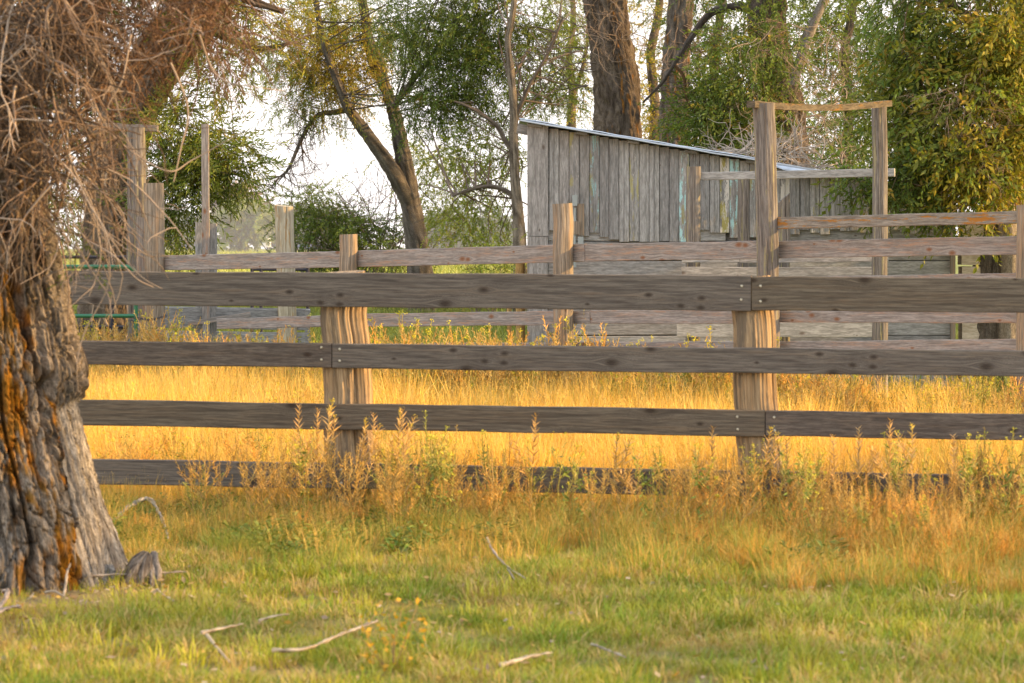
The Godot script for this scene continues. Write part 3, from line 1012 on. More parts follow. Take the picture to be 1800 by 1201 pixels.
	for k in 30:
		dead(g, P(R(1180, 1225), R(20, 240), d - 0.2), Vector3(R(-0.4, 0.9), R(-0.8, 0.3), R(0.0, 0.6)).normalized(), R(0.3, 0.75), 0.006, Color(0.22, 0.16, 0.115), 2, 0.8)
	part("dead_shoots", g.mesh(), M.twig, t, "stuff")
	crown(t, [[1215, -260, 170, 110, d, 1.6, 50, 14, 0.7, 0]], fine, tints, s1.slice(130), 72)
	# leafy trunk behind the gate frame with an arching limb and a grey dead limb
	d = 38.0
	t = thing("leafy_cottonwood", "dark trunk wrapped in leaves with a bare grey limb, behind the timber gate frame", "tree", P(1385, 650, d))
	s1 = limb(t, "trunk", [[1388, 655, 42], [1388, 400, 38], [1386, 300, 36], [1384, 230, 34], [1372, 150, 33], [1352, 70, 33], [1350, 0, 32], [1358, -100, 28], [1365, -250, 20]], d, 80, 24, 0.045, 37.0, b0 * 0.85, b1 * 0.85)
	s2 = limb(t, "limb", [[1344, 30, 9], [1310, 14, 8], [1285, 12, 7], [1255, 20, 6.5], [1235, 38, 6], [1215, 66, 5.5], [1196, 96, 4.5], [1180, 122, 3.5], [1160, 150, 2.6], [1130, 180, 1.5]], 37.6, 12, 8, 0.012, 38.0, Color(0.07, 0.055, 0.045), Color(0.20, 0.17, 0.14))
	s3 = limb(t, "dead_limb", [[1392, 150, 9], [1402, 120, 9], [1414, 85, 9], [1424, 55, 9], [1436, 28, 8.5], [1452, -5, 8], [1480, -60, 6]], 37.4, 16, 8, 0.006, 39.0, Color(0.26, 0.22, 0.18), Color(0.48, 0.43, 0.37))
	s4 = limb(t, "limb", [[1186, 115, 3], [1202, 135, 3], [1206, 170, 2.4], [1220, 195, 2], [1240, 215, 1.2]], 37.6, 6, 5, 0.003, 40.0, Color(0.10, 0.06, 0.03), Color(0.3, 0.18, 0.09))
	bones = s1.slice(70)
	bones.append_array(s2)
	crown(t, [[1325, 60, 45, 70, 37.2, 0.6, 15, 12, 0.30, 0], [1290, 110, 50, 60, 37.5, 0.6, 15, 12, 0.30, 1], [1330, 150, 40, 50, 37.0, 0.6, 11, 11, 0.30, 1], [1260, 220, 60, 40, 37.6, 0.6, 36, 12, 0.28, 0], [1262, 180, 34, 40, 37.9, 0.6, 10, 11, 0.28, 1], [1300, 225, 45, 40, 37.4, 0.6, 18, 12, 0.28, 0], [1430, 240, 40, 40, 40, 0.6, 16, 11, 0.3, 0], [1340, -100, 160, 80, 38, 1.3, 50, 13, 0.6, 0]], fine, tints, bones, 66, 1.0, Color(0.12, 0.09, 0.07), 0.05)
	g = Geo.new()
	rng.seed = 45
	for k in 110:
		dead(g, P(R(1320, 1490), R(40, 280), R(36.4, 38.4)), Vector3(R(-0.8, 0.8), R(-0.9, 0.2), R(-0.3, 0.6)).normalized(), R(0.3, 0.8), 0.0055, Color(0.32, 0.235, 0.165) * R(0.6, 1.2), 2, 0.8, -0.04)
	part("dead_shoots", g.mesh(), M.twig, t, "stuff")
	# trees past the gate frame
	for k in [[1480, 48.0, 81, "thin trunked tree filling the gap inside the timber gate frame"], [1600, 50.0, 82, "dark leaved tree behind the sunlit cottonwood by the shed"], [1140, 58.0, 83, "yellow green tree between the two massive trunks"], [1250, 52.0, 84, "dark tree behind the arching limb"], [1920, 48.0, 88, "tree past the end of the shed behind the sunlit cottonwood"], [2120, 54.0, 89, "tree of the grove farthest past the shed end"], [1760, 52.0, 85, "dense tree at the end of the row behind the sunlit cottonwood"]]:
		d = k[1]
		t = thing("grove_tree", k[3], "tree", P(k[0], 600, d), "trees of the grove behind the shed")
		s1 = limb(t, "trunk", [[k[0], 600, 12], [k[0] + 4, 330, 10], [k[0] + 12, 200, 9], [k[0] + 4, 100, 8], [k[0] + 20, 0, 7], [k[0] + 14, -140, 5]], d, 16, 8, 0.012, k[2], b0, b1)
		var q: float = k[0]
		var ti := 3 if k[2] == 83 else 0
		crown(t, [[q - 10, 60, 80 if k[2] != 83 else 26, 90, d, 1.4, 66 if k[2] != 83 else 20, 11, 0.45, ti if ti else 1], [q + 20, 190, 70 if k[2] != 83 else 22, 70, d, 1.2, 46 if k[2] != 83 else 18, 11, 0.42, ti if ti else 1], [q, 270, 60 if k[2] != 83 else 20, 40, d, 1.0, 26, 10, 0.4, ti if ti else 1], [q, -110, 110, 80, d, 1.6, 34, 12, 0.6, 1]], fine, tints, s1.slice(8), int(k[2]), 1.0, Color(0.14, 0.11, 0.08), 0.06)
		g = Geo.new()
		rng.seed = int(k[2]) + 500
		for j in 14:
			dead(g, s1[rng.randi_range(10, s1.size() - 1)], Vector3(R(-1, 1), R(-0.4, 0.6), R(-0.2, 0.8)).normalized(), R(0.7, 1.5), 0.010, Color(0.2, 0.15, 0.11) * R(0.6, 1.1), 2, 0.8)
		part("dead_shoots", g.mesh(), M.twig, t, "stuff")
	# shrub with bare shoots
	d = 58.0
	t = thing("shrub", "green shrub with bare grey shoots standing out of its top", "shrub", P(600, 540, d))
	g = Geo.new()
	rng.seed = 46
	var root := P(600, 540, d)
	for k in 34:
		var px := R(505, 695)
		var b := Vector3(P(px, 470, d).x, R(0.2, 0.9), root.z + R(-0.6, 0.6))
		dead(g, b, Vector3((px - 600) / 260.0 + R(-0.3, 0.3), 1.0, R(-0.3, 0.3)).normalized(), R(1.4, 2.5), 0.017, Color(0.12, 0.095, 0.085) * R(0.8, 1.3), 2, 0.5, 0.05)
	part("bare_shoots", g.mesh(), M.twig, t, "stuff")
	crown(t, [[560, 400, 55, 45, d - 0.5, 0.7, 30, 13, 0.34, 0], [620, 410, 55, 40, d - 0.5, 0.7, 28, 13, 0.34, 0], [540, 360, 30, 25, d - 0.5, 0.5, 9, 10, 0.3, 1], [580, 350, 40, 20, d - 0.5, 0.5, 8, 9, 0.3, 1], [660, 410, 40, 35, d, 0.6, 14, 12, 0.32, 0], [600, 470, 110, 40, d, 0.7, 40, 12, 0.34, 0]], fine, tints, PackedVector3Array([root + Vector3(-0.6, 0.5, 0), root + Vector3(0.6, 0.5, 0), root + Vector3(0, 0.9, 0)]), 67, 1.0, Color(0.10, 0.08, 0.06), 0.02, 0.2)
	# low bushes at the feet of the trees
	for k in [[690, 56.0, 86, "low leafy bush at the foot of the forked tree"], [870, 47.0, 87, "low leafy bush at the foot of the pale slim trunk"]]:
		t = thing("bush", k[3], "bush", P(k[0], 575, k[1]))
		g = Geo.new()
		rng.seed = int(k[2]) + 90
		for j in 14:
			dead(g, P(k[0] + R(-40, 40), 560, k[1]), Vector3(R(-0.6, 0.6), 1, R(-0.3, 0.3)).normalized(), R(0.5, 1.0), 0.008, Color(0.13, 0.10, 0.08), 2, 0.6)
		part("stems", g.mesh(), M.twig, t, "stuff")
		crown(t, [[k[0], 470, 50, 30, k[1], 0.5, 12, 10, 0.3, 1]], fine, tints, PackedVector3Array([P(k[0], 540, k[1])]), int(k[2]), 1.0, Color(0.1, 0.08, 0.06), 0.05)

# ---------------------------------------------------------------- shed
const SD := 28.0
func roof_y(px: float) -> float:
	return 207.0 + (px - 915.0) * 0.1682

func upright(o: Node3D, called: String, px0: float, px1: float, py0: float, py1: float, d: float, t: float, mat: Material, slant := 0.0) -> MeshInstance3D:
	# a board standing on end, its front face at distance d
	var c := (px0 + px1) / 2.0
	var a := P(c, py1, d)
	var b := P(c + slant, py0, d)
	a.z -= t / 2
	b.z -= t / 2
	return part(called, board(a, b, (px1 - px0) * d / F, t, Vector3.RIGHT, 6, 0.001), mat, o)

func level(o: Node3D, called: String, px0: float, py0: float, d0: float, px1: float, py1: float, d1: float, h: float, t: float, mat: Material, warp := 0.002) -> MeshInstance3D:
	# a board lying level or nearly so: its middle line runs from one pixel to the other; h in pixels at d0
	var a := P(px0, py0, d0)
	var b := P(px1, py1, d1)
	var n := (b - a).cross(Vector3.UP).normalized()
	a += n * -t / 2
	b += n * -t / 2
	return part(called, board(a, b, h * d0 / F, t, Vector3.UP, maxi(4, int(a.distance_to(b) / 0.25)), warp), mat, o)

func shed() -> void:
	rng.seed = 101
	var at := P(930, 700, SD)
	at.y = 0
	var o := thing("plank_shed", "weathered plank shed with peeling turquoise and white paint under a sloping metal roof", "shed", at)
	var gy := 423.0 + 1.556 * F / SD   # the pixel row where the ground meets the wall
	# wide corner board, then the narrow boards
	upright(o, "corner_board", 927, 964, 217, 415, SD - 0.03, 0.03, M.planks[0][2])
	upright(o, "corner_board", 927, 963, 416, gy - 4, SD - 0.025, 0.03, M.planks[0][2])
	var paint := {2: 1, 4: 2, 8: 1, 13: 2, 17: 3, 18: 2, 20: 2, 23: 3, 26: 1, 31: 1}
	var feet := [405, 407, 408, 415, 409, 417, 421, 425, 424, 425, 425, 424, 425, 425, 424, 404, 409, 409, 418, 416, 417, 412, 404, 412, 412, 404, 409, 412, 403, 406, 405, 409, 402, 410, 404, 408, 411, 405, 409]
	var x := 965.5
	for k in feet.size():
		var w := 16.9 + R(-0.6, 0.5)
		var pl := upright(o, "plank", x, x + w, roof_y(x + 9) + 9.5, feet[k], SD + R(-0.006, 0.012), 0.022, M.planks[paint.get(k, 0)][rng.randi_range(0, 2)])
		if k % 2 == 0 or R(0, 1) < 0.3:   # tongue-and-groove bead down the middle of each wide pair
			upright(pl, "bead", x + w * 0.45, x + w * 0.52, roof_y(x + 9) + 11, feet[k] - 1.0, SD - 0.008, 0.008, M.planks[0][rng.randi_range(0, 2)])
		x += w + 0.75
	var right := x
	# boards laid level below and the backing behind the gaps
	var y := 398.0
	var k := 0
	while y < gy - 6:
		var h: float = [26, 34, 30, 38, 28, 36, 32, 30, 34, 30][k]
		level(o, "base_board", 964, y + h / 2.0, SD + 0.035, 1300 + R(-60, 60), y + h / 2.0 + R(-1, 1), SD + 0.035, h - 1.5, 0.03, M.planks[0][k % 3])
		level(o, "base_board", 1364, y + h / 2.0, SD + 0.04, 1673, y + h / 2.0 + R(-1, 1), SD + 0.04, h - 1.5, 0.03, M.planks[0][(k + 1) % 3])
		y += h
		k += 1
	var g := Geo.new()
	var wx0 := P(930, 400, SD).x
	var wx1 := P(1676, 400, SD).x
	var hl := P(930, roof_y(930) + 12, SD).y
	var hr := P(1676, roof_y(1676) + 12, SD).y
	for z in [-SD - 0.10, -SD - 3.2]:
		g.quad(Vector3(wx0, 0, z), Vector3(wx0, hl, z), Vector3(wx1, hr, z), Vector3(wx1, 0, z), Color.WHITE, Vector2(0, 0), Vector2(1, 4))
	g.quad(Vector3(wx0, 0, -SD - 3.2), Vector3(wx0, hl, -SD - 3.2), Vector3(wx0, hl, -SD - 0.10), Vector3(wx0, 0, -SD - 0.10), Color.WHITE)
	g.quad(Vector3(wx1, 0, -SD - 0.10), Vector3(wx1, hr, -SD - 0.10), Vector3(wx1, hr, -SD - 3.2), Vector3(wx1, 0, -SD - 3.2), Color.WHITE)
	part("wall", g.mesh(), M.planks[0][1], o)
	upright(o, "corner_post", 1672, 1680, roof_y(1676) + 12, gy - 2, SD - 0.02, 0.08, M.post)
	# purlin ends and the corner block under the eave
	for q in [[928, 952], [1012, 1032], [1103, 1124], [1204, 1226], [1312, 1336]]:
		level(o, "purlin", q[0], roof_y(q[0]) + 10, SD - 0.06, q[1], roof_y(q[1]) + 9, SD - 0.06, 5, 0.12, M.planks[0][1])
	level(o, "eave_block", 909, 225, SD + 0.1, 929, 229, SD + 0.1, 17, 0.10, M.planks[0][0])
	# corrugated roof sheet: ridges run down the slope from back to front? they run along the slope, seen edge-on
	g = Geo.new()
	var a := P(913, 208.5, SD - 0.14)
	var b := P(1645, roof_y(1645) + 2, SD - 0.14)
	var n := 60
	var dz := 24
	for i in n + 1:
		var f := float(i) / n
		for j in dz * 6 + 1:
			var q := float(j) / (dz * 6)
			var p := a.lerp(b, f) + Vector3(0, 0, -3.5 * q)
			p.y += 0.010 * sin(q * TAU * dz) + noise.get_noise_2d(f * 120.0, q * 60.0) * 0.012
			var px := 913.0 + f * 732.0
			var sag := smoothstep(1340.0, 1375.0, px) * smoothstep(1480.0, 1455.0, px)
			p.y -= sag * 0.07 * smoothstep(0.08, 0.0, q)
			p.z += sag * 0.05 * smoothstep(0.08, 0.0, q)
			g.vert(p, Vector3.UP, Vector2.ZERO, Color.WHITE)
	var w2 := dz * 6 + 1
	for i in n:
		for j in w2 - 1:
			var s := i * w2 + j
			g.tri(s, s + 1, s + w2)
			g.tri(s + 1, s + w2 + 1, s + w2)
	for i in n + 1:
		for j in w2:
			var s := i * w2 + j
			var ax := g.v[mini(i + 1, n) * w2 + j] - g.v[maxi(i - 1, 0) * w2 + j]
			var az := g.v[i * w2 + mini(j + 1, w2 - 1)] - g.v[i * w2 + maxi(j - 1, 0)]
			g.n[s] = ax.cross(az).normalized()
	part("metal_roof", g.mesh(), M.metal, o)
	level(o, "roof_edge", 914, 211.5, SD - 0.145, 1640, roof_y(1640) + 4.5, SD - 0.145, 3.2, 0.02, M.metal, 0.004)
	# conduit, switch box and the short boards beside it
	var m := Geo.new()
	wire(m, PackedVector3Array([P(1010.5, 365, SD - 0.06), P(1010.5, 470, SD - 0.06)]), 0.014, 0.014, 8, Color.WHITE)
	part("conduit", m.mesh(), M.grey_box, o)
	for q in [[1006, 1015, 343, 362], [1016, 1026, 416, 430]]:
		upright(o, "switch_box", q[0], q[1], q[2], q[3], SD - 0.10, 0.06, M.grey_box)
	upright(o, "cleat", 1015, 1027, 358, 414, SD - 0.05, 0.03, M.post)
	upright(o, "cleat", 1008, 1018, 389, 412, SD - 0.09, 0.03, M.post)
	# brush heaped on the roof
	var t := thing("brush_pile", "heap of bleached dead sticks lying on the shed roof", "sticks", P(1390, roof_y(1390), SD + 0.6))
	m = Geo.new()
	rng.seed = 103
	for q in 80:
		var px := R(1275, 1465)
		var lift := maxf(0.0, 1.0 - absf(px - 1375.0) / 110.0)
		dead(m, P(px, roof_y(px) - 2.0 - R(0, 22) * lift, SD + R(0.1, 1.1)), Vector3(R(-1, 1), R(-0.25, 0.28 + 0.4 * lift), R(-0.3, 0.3)).normalized(), R(0.2, 0.45), 0.008, Color(0.46, 0.38, 0.30) * R(0.6, 1.2), 1, 0.6)
	part("sticks", m.mesh(), M.twig, t, "stuff")
	# pale blocks stacked by the shed's end
	var prev := 0
	for q in [[1689, 1726, 393, 428, "pale timber block lying topmost of the stack by the shed end"], [1687, 1724, 430, 466, "pale timber block in the middle of the stack by the shed end"], [1688, 1725, 468, 505, "pale timber block low in the stack by the shed end"], [1688, 1724, 507, 560, "pale timber block near the ground in the stack by the shed end"], [1688, 1725, 562, gy - 1, "pale timber block on the ground under the stack by the shed end"]]:
		var p := P((q[0] + q[1]) / 2.0, q[3], SD + 0.1)
		var tb := thing("timber_block", q[4], "block", p, "pale blocks stacked by the shed end")
		part("block", board(P(q[0], (q[2] + q[3]) / 2.0, SD + 0.2), P(q[1], (q[2] + q[3]) / 2.0, SD + 0.2), (q[3] - q[2] - 1) * SD / F, 0.25, Vector3.UP, 3, 0.003), M.block, tb)

# ---------------------------------------------------------------- corral: the back fence, gate frame and posts
func rail_row(o: Node3D, called: String, pts: Array, mat: Material, t := 0.038, out := 0.0) -> void:
	# pts: [px, top, bottom] at ends of each board along the corral fence line
	for k in pts.size() - 1:
		var p: Array = pts[k]
		var q: Array = pts[k + 1]
		level(o, called, p[0] + 0.6, (p[1] + p[2]) / 2.0, db(p[0]) + out, q[0] - 0.6, (q[1] + q[2]) / 2.0, db(q[0]) + out, (p[2] - p[1]), t, mat)

func stake(o: Node3D, called: String, px0: float, px1: float, top: float, d: float, mat: Material, square := 0.0, lean := 0.0, slant := 0.0, grow := 1.08, sd := 1, cracks := 5) -> void:
	var c := (px0 + px1) / 2.0
	var r := (px1 - px0) / 2.0 * d / F / (1.0 + 0.12 * square)
	var a := P(c, top, d)
	var b := P(c + lean, top, d)
	b.y = -0.15
	part(called, post(b, a, r * grow, r, square, 72, 30, sd, cracks, slant), mat, o)

func corral() -> void:
	rng.seed = 201
	var at := P(990, 600, db(990))
	at.y = 0
	var o := thing("corral_fence", "grey board corral fence with knotty rails running behind the golden grass", "fence", at)
	stake(o, "post", 252, 288, 322, db(270) - 0.12, M.post, 0.3, 1, 0.0, 1.0, 3)
	stake(o, "post", 597, 628.5, 412, db(612) - 0.10, M.post, 0.1, 0, 0.05, 1.05, 4)
	stake(o, "post", 972, 1007, 358, db(990) - 0.11, M.post, 0.3, 1, 0.0, 1.06, 5)
	stake(o, "post", 1788, 1822, 360, db(1805) - 0.10, M.post, 0.1, 0, 0.0, 1.0, 6)
	upright(o, "batten", 240, 257, 382, 700, db(255) - 0.05, 0.04, M.rail2)
	rail_row(o, "rail", [[286, 449, 475.5], [611, 441, 470], [985, 430.5, 461]], M.rail2)
	rail_row(o, "rail", [[985, 429.5, 460.5], [1028, 429.2, 459.5], [1348, 424.2, 454.5], [1795, 416, 446.5]], M.rail2)
	rail_row(o, "rail", [[380, 560, 579], [611, 552, 575], [985, 547, 571]], M.rail2, 0.038, 0.02)
	rail_row(o, "rail", [[985, 546.5, 569.5], [1037, 546, 569.5], [1348, 547, 567], [1795, 549, 566]], M.rail2, 0.038, 0.02)
	rail_row(o, "rail", [[640, 604, 630], [985, 602, 630], [1348, 601, 628], [1795, 597, 624]], M.rail2, 0.038, 0.03)
	rail_row(o, "rail", [[1355, 488, 506], [1795, 479, 500]], M.rail2, 0.038, 0.02)
	level(o, "lichen_rail", 1352, 393, db(1352) - 0.12, 1800, 381.5, db(1800) - 0.12, 20.5, 0.04, M.lichen_rail)
	# tall timber gate frame
	o = thing("gate_frame", "tall timber gate frame of two rough posts under a sagging lichen crossbar", "gate frame", Vector3(P(1345, 600, 23.0).x, 0, -23.0))
	stake(o, "post", 1323.5, 1363.5, 182, db(1345) - 0.16, M.post_grey, 0.55, 15, 0.0, 1.0, 11, 9)
	stake(o, "post", 1533, 1560, 184, 25.6, M.post_grey, 0.35, 3, 0.0, 1.05, 12, 9)
	var ctrl := []
	for k in 9:
		var f := k / 8.0
		ctrl.append(P(lerpf(1320, 1562, f), lerpf(183, 182, f) + 7.0 * sin(f * PI), lerpf(22.75, 25.5, f)))
	part("crossbar", bar(ctrl, 0.052, 0.07), M.post_beam, o)
	# posts and rails of the inner pen
	o = thing("inner_pen", "low pen of grey posts and boards in front of the shed wall", "pen", P(1300, 700, 26.5))
	stake(o, "post", 1205, 1232, 293, 26.6, M.post_grey, 0.6, 0, 0.0, 1.0, 13, 6)
	stake(o, "post", 1296, 1318, 306, 27.0, M.post_grey, 0.7, 0, 0.0, 1.0, 14, 6)
	stake(o, "post", 1366, 1390, 348, 26.7, M.post_grey, 0.8, 0, 0.9, 1.0, 15, 6)
	level(o, "rail", 1231, 310, 26.6, 1572, 303, 26.0, 14, 0.045, M.planks[0][0])
	level(o, "rail", 1199, 458, 26.4, 1300, 458, 26.4, 7, 0.05, M.planks[0][0])
	level(o, "rail", 1301, 458.5, 26.4, 1562, 456, 26.4, 8, 0.05, M.planks[0][2])
	level(o, "rail", 1198, 478, 26.3, 1368, 478, 26.3, 17, 0.04, M.planks[0][2])
	level(o, "rail", 1369, 479, 26.3, 1556, 478, 26.3, 18, 0.04, M.planks[0][1])
	level(o, "rail", 1200, 520, 26.3, 1560, 520, 26.3, 26, 0.04, M.planks[0][1])
	level(o, "rail", 1190, 580, 26.3, 1560, 580, 26.3, 26, 0.04, M.planks[0][0])
	# honey coloured round post by the shed corner
	o = thing("round_post", "honey coloured round treated post by the shed corner", "post", P(914, 700, 30.0))
	stake(o, "post", 906, 922, 455, 30.0, M.new_post, 0.0, 2, 0.0, 1.0, 16, 2)
	o = thing("round_post", "short honey coloured post leaning under the corral rail by the shed", "post", P(897, 700, 31.5))
	stake(o, "post", 891, 899, 520, 31.5, M.new_post, 0.0, 2, 0.0, 1.0, 17, 2)

# a bent beam with a rectangular section
func bar(ctrl: Array, h: float, t: float) -> ArrayMesh:
	var g := Geo.new()
	var pts := curve(ctrl, 4)
	var run := 0.0
	var rings := []
	for i in pts.size():
		var T := (pts[mini(i + 1, pts.size() - 1)] - pts[maxi(i - 1, 0)]).normalized()
		var N := T.cross(Vector3.UP).normalized()
		var U := N.cross(T)
		if i:
			run += pts[i].distance_to(pts[i - 1])
		var w := R(-0.002, 0.002)
		rings.append([pts[i] + U * (h / 2 + w) - N * t / 2, pts[i] + U * (h / 2 + w) + N * t / 2, pts[i] - U * (h / 2 - w) + N * t / 2, pts[i] - U * (h / 2 - w) - N * t / 2, run])
	for i in rings.size() - 1:
		for k in 4:
			var l := (k + 1) % 4
			g.quad(rings[i][k], rings[i + 1][k], rings[i + 1][l], rings[i][l], Color.WHITE, Vector2(rings[i][4] / 2.0, k * 0.17), Vector2(rings[i + 1][4] / 2.0, k * 0.17 + h / 0.42))
			var st := g.v.size() - 4   # lay the grain along the beam
			g.uv[st] = Vector2(rings[i][4] / 2.0, k * 0.17)
			g.uv[st + 1] = Vector2(rings[i + 1][4] / 2.0, k * 0.17)
			g.uv[st + 2] = Vector2(rings[i + 1][4] / 2.0, k * 0.17 + h / 0.42)
			g.uv[st + 3] = Vector2(rings[i][4] / 2.0, k * 0.17 + h / 0.42)
	var e: Array = rings[0]
	g.quad(e[3], e[0], e[1], e[2], Color.WHITE, Vector2.ZERO, Vector2(0.05, 0.2))
	e = rings[-1]
	g.quad(e[2], e[1], e[0], e[3], Color.WHITE, Vector2.ZERO, Vector2(0.05, 0.2))
	return g.mesh()

# ---------------------------------------------------------------- right: the sunlit cottonwood by the shed
func tree_right() -> void:
	var broad := [spray(21, 0.30, 12, 0.074, 0.0145, 0.35, Color(0.30, 0.22, 0.14)), spray(22, 0.26, 11, 0.07, 0.0155, 0.5, Color(0.30, 0.22, 0.14)), spray(23, 0.34, 13, 0.078, 0.0145, 0.45, Color(0.30, 0.22, 0.14))]
	var tints := [Color(0.13, 0.175, 0.034), Color(0.21, 0.235, 0.036), Color(0.36, 0.30, 0.036)]
	var d := 28.2
	var t := thing("sunlit_cottonwood", "broad leaved tree with yellowing sunlit leaves hanging over the shed end", "tree", P(1752, 720, d))
	var s1 := limb(t, "trunk", [[1752, 722, 52], [1752, 600, 44], [1752, 500, 40], [1757, 420, 38], [1768, 350, 34], [1785, 280, 31], [1795, 180, 28], [1798, 60, 26], [1805, -60, 22], [1810, -200, 16]], d, 110, 26, 0.030, 51.0, Color(0.10, 0.08, 0.06), Color(0.30, 0.25, 0.19), Color(0.40, 0.18, 0.03), -0.38)
	var s2 := limb(t, "limb", [[1790, 230, 12], [1745, 170, 9], [1690, 130, 7], [1640, 110, 5], [1580, 100, 3]], 27.4, 14, 7, 0.008, 52.0, Color(0.12, 0.09, 0.07), Color(0.30, 0.22, 0.15))
	var s3 := limb(t, "limb", [[1786, 260, 9], [1740, 240, 7], [1690, 232, 5], [1640, 262, 4], [1600, 300, 3], [1565, 320, 2]], 27.2, 12, 7, 0.006, 53.0, Color(0.12, 0.09, 0.07), Color(0.30, 0.22, 0.15))
	var s4 := limb(t, "limb", [[1797, 120, 12], [1750, 60, 9], [1690, 20, 7], [1620, -20, 5]], 27.6, 12, 7, 0.006, 53.0, Color(0.12, 0.09, 0.07), Color(0.30, 0.22, 0.15))
	var s5 := limb(t, "stem", [[1775, 600, 20], [1778, 480, 18], [1775, 420, 17], [1768, 360, 15]], d - 0.25, 40, 14, 0.006, 55.0, Color(0.36, 0.29, 0.20), Color(0.50, 0.42, 0.31))
	var bones := s1.slice(110)
	for q in [s2, s3, s4]:
		bones.append_array(q)
	crown(t, [[1720, 90, 95, 90, 27.2, 0.6, 34, 11, 0.24, 1], [1700, 200, 90, 60, 27.0, 0.5, 27, 11, 0.22, 1], [1735, 270, 60, 55, 26.9, 0.45, 26, 10, 0.20, 2], [1680, 290, 60, 45, 26.9, 0.45, 24, 10, 0.20, 1], [1610, 310, 45, 38, 26.9, 0.35, 15, 9, 0.18, 0], [1545, 325, 40, 32, 26.8, 0.3, 12, 8, 0.17, 0], [1505, 318, 26, 18, 26.7, 0.25, 5, 6, 0.14, 0], [1600, 60, 80, 80, 27.6, 0.6, 22, 11, 0.24, 0], [1585, 180, 60, 60, 27.5, 0.5, 14, 10, 0.22, 1], [1600, 240, 50, 40, 27.4, 0.4, 14, 9, 0.2, 0], [1790, 180, 40, 110, 27.0, 0.5, 18, 9, 0.22, 2], [1775, 60, 50, 70, 27.0, 0.5, 20, 10, 0.22, 2], [1640, 360, 50, 22, 26.8, 0.3, 9, 7, 0.16, 0], [1720, 345, 40, 28, 26.8, 0.3, 10, 8, 0.16, 2], [1740, 405, 20, 12, 26.9, 0.2, 3, 6, 0.12, 1], [1660, 408, 16, 8, 26.9, 0.2, 2, 6, 0.12, 1],
		[1720, -90, 170, 80, 27.4, 0.9, 50, 11, 0.34, 1], [1880, 40, 50, 120, 28.2, 0.5, 14, 10, 0.3, 2]], broad, tints, bones, 68, 1.0, Color(0.22, 0.16, 0.10), 0.10, 0.7)
	var g := Geo.new()
	rng.seed = 47
	for k in 60:
		dead(g, P(R(1660, 1800), R(120, 330), 26.7), Vector3(R(-0.9, 0.5), R(-0.9, 0.2), R(-0.2, 0.4)).normalized(), R(0.2, 0.5), 0.0035, Color(0.36, 0.25, 0.16) * R(0.8, 1.2), 2, 0.6, -0.06)
	part("bare_shoots", g.mesh(), M.twig, t, "stuff")

# ---------------------------------------------------------------- left: gate, posts and the leaning tree behind
func pipe(ctrl: Array, r: float, steps := 6) -> ArrayMesh:
	var g := Geo.new()
	var pts := curve(ctrl, steps)
	var rad := PackedFloat32Array()
	rad.resize(pts.size())
	rad.fill(r)
	loft(g, pts, rad, 12)
	return g.mesh()

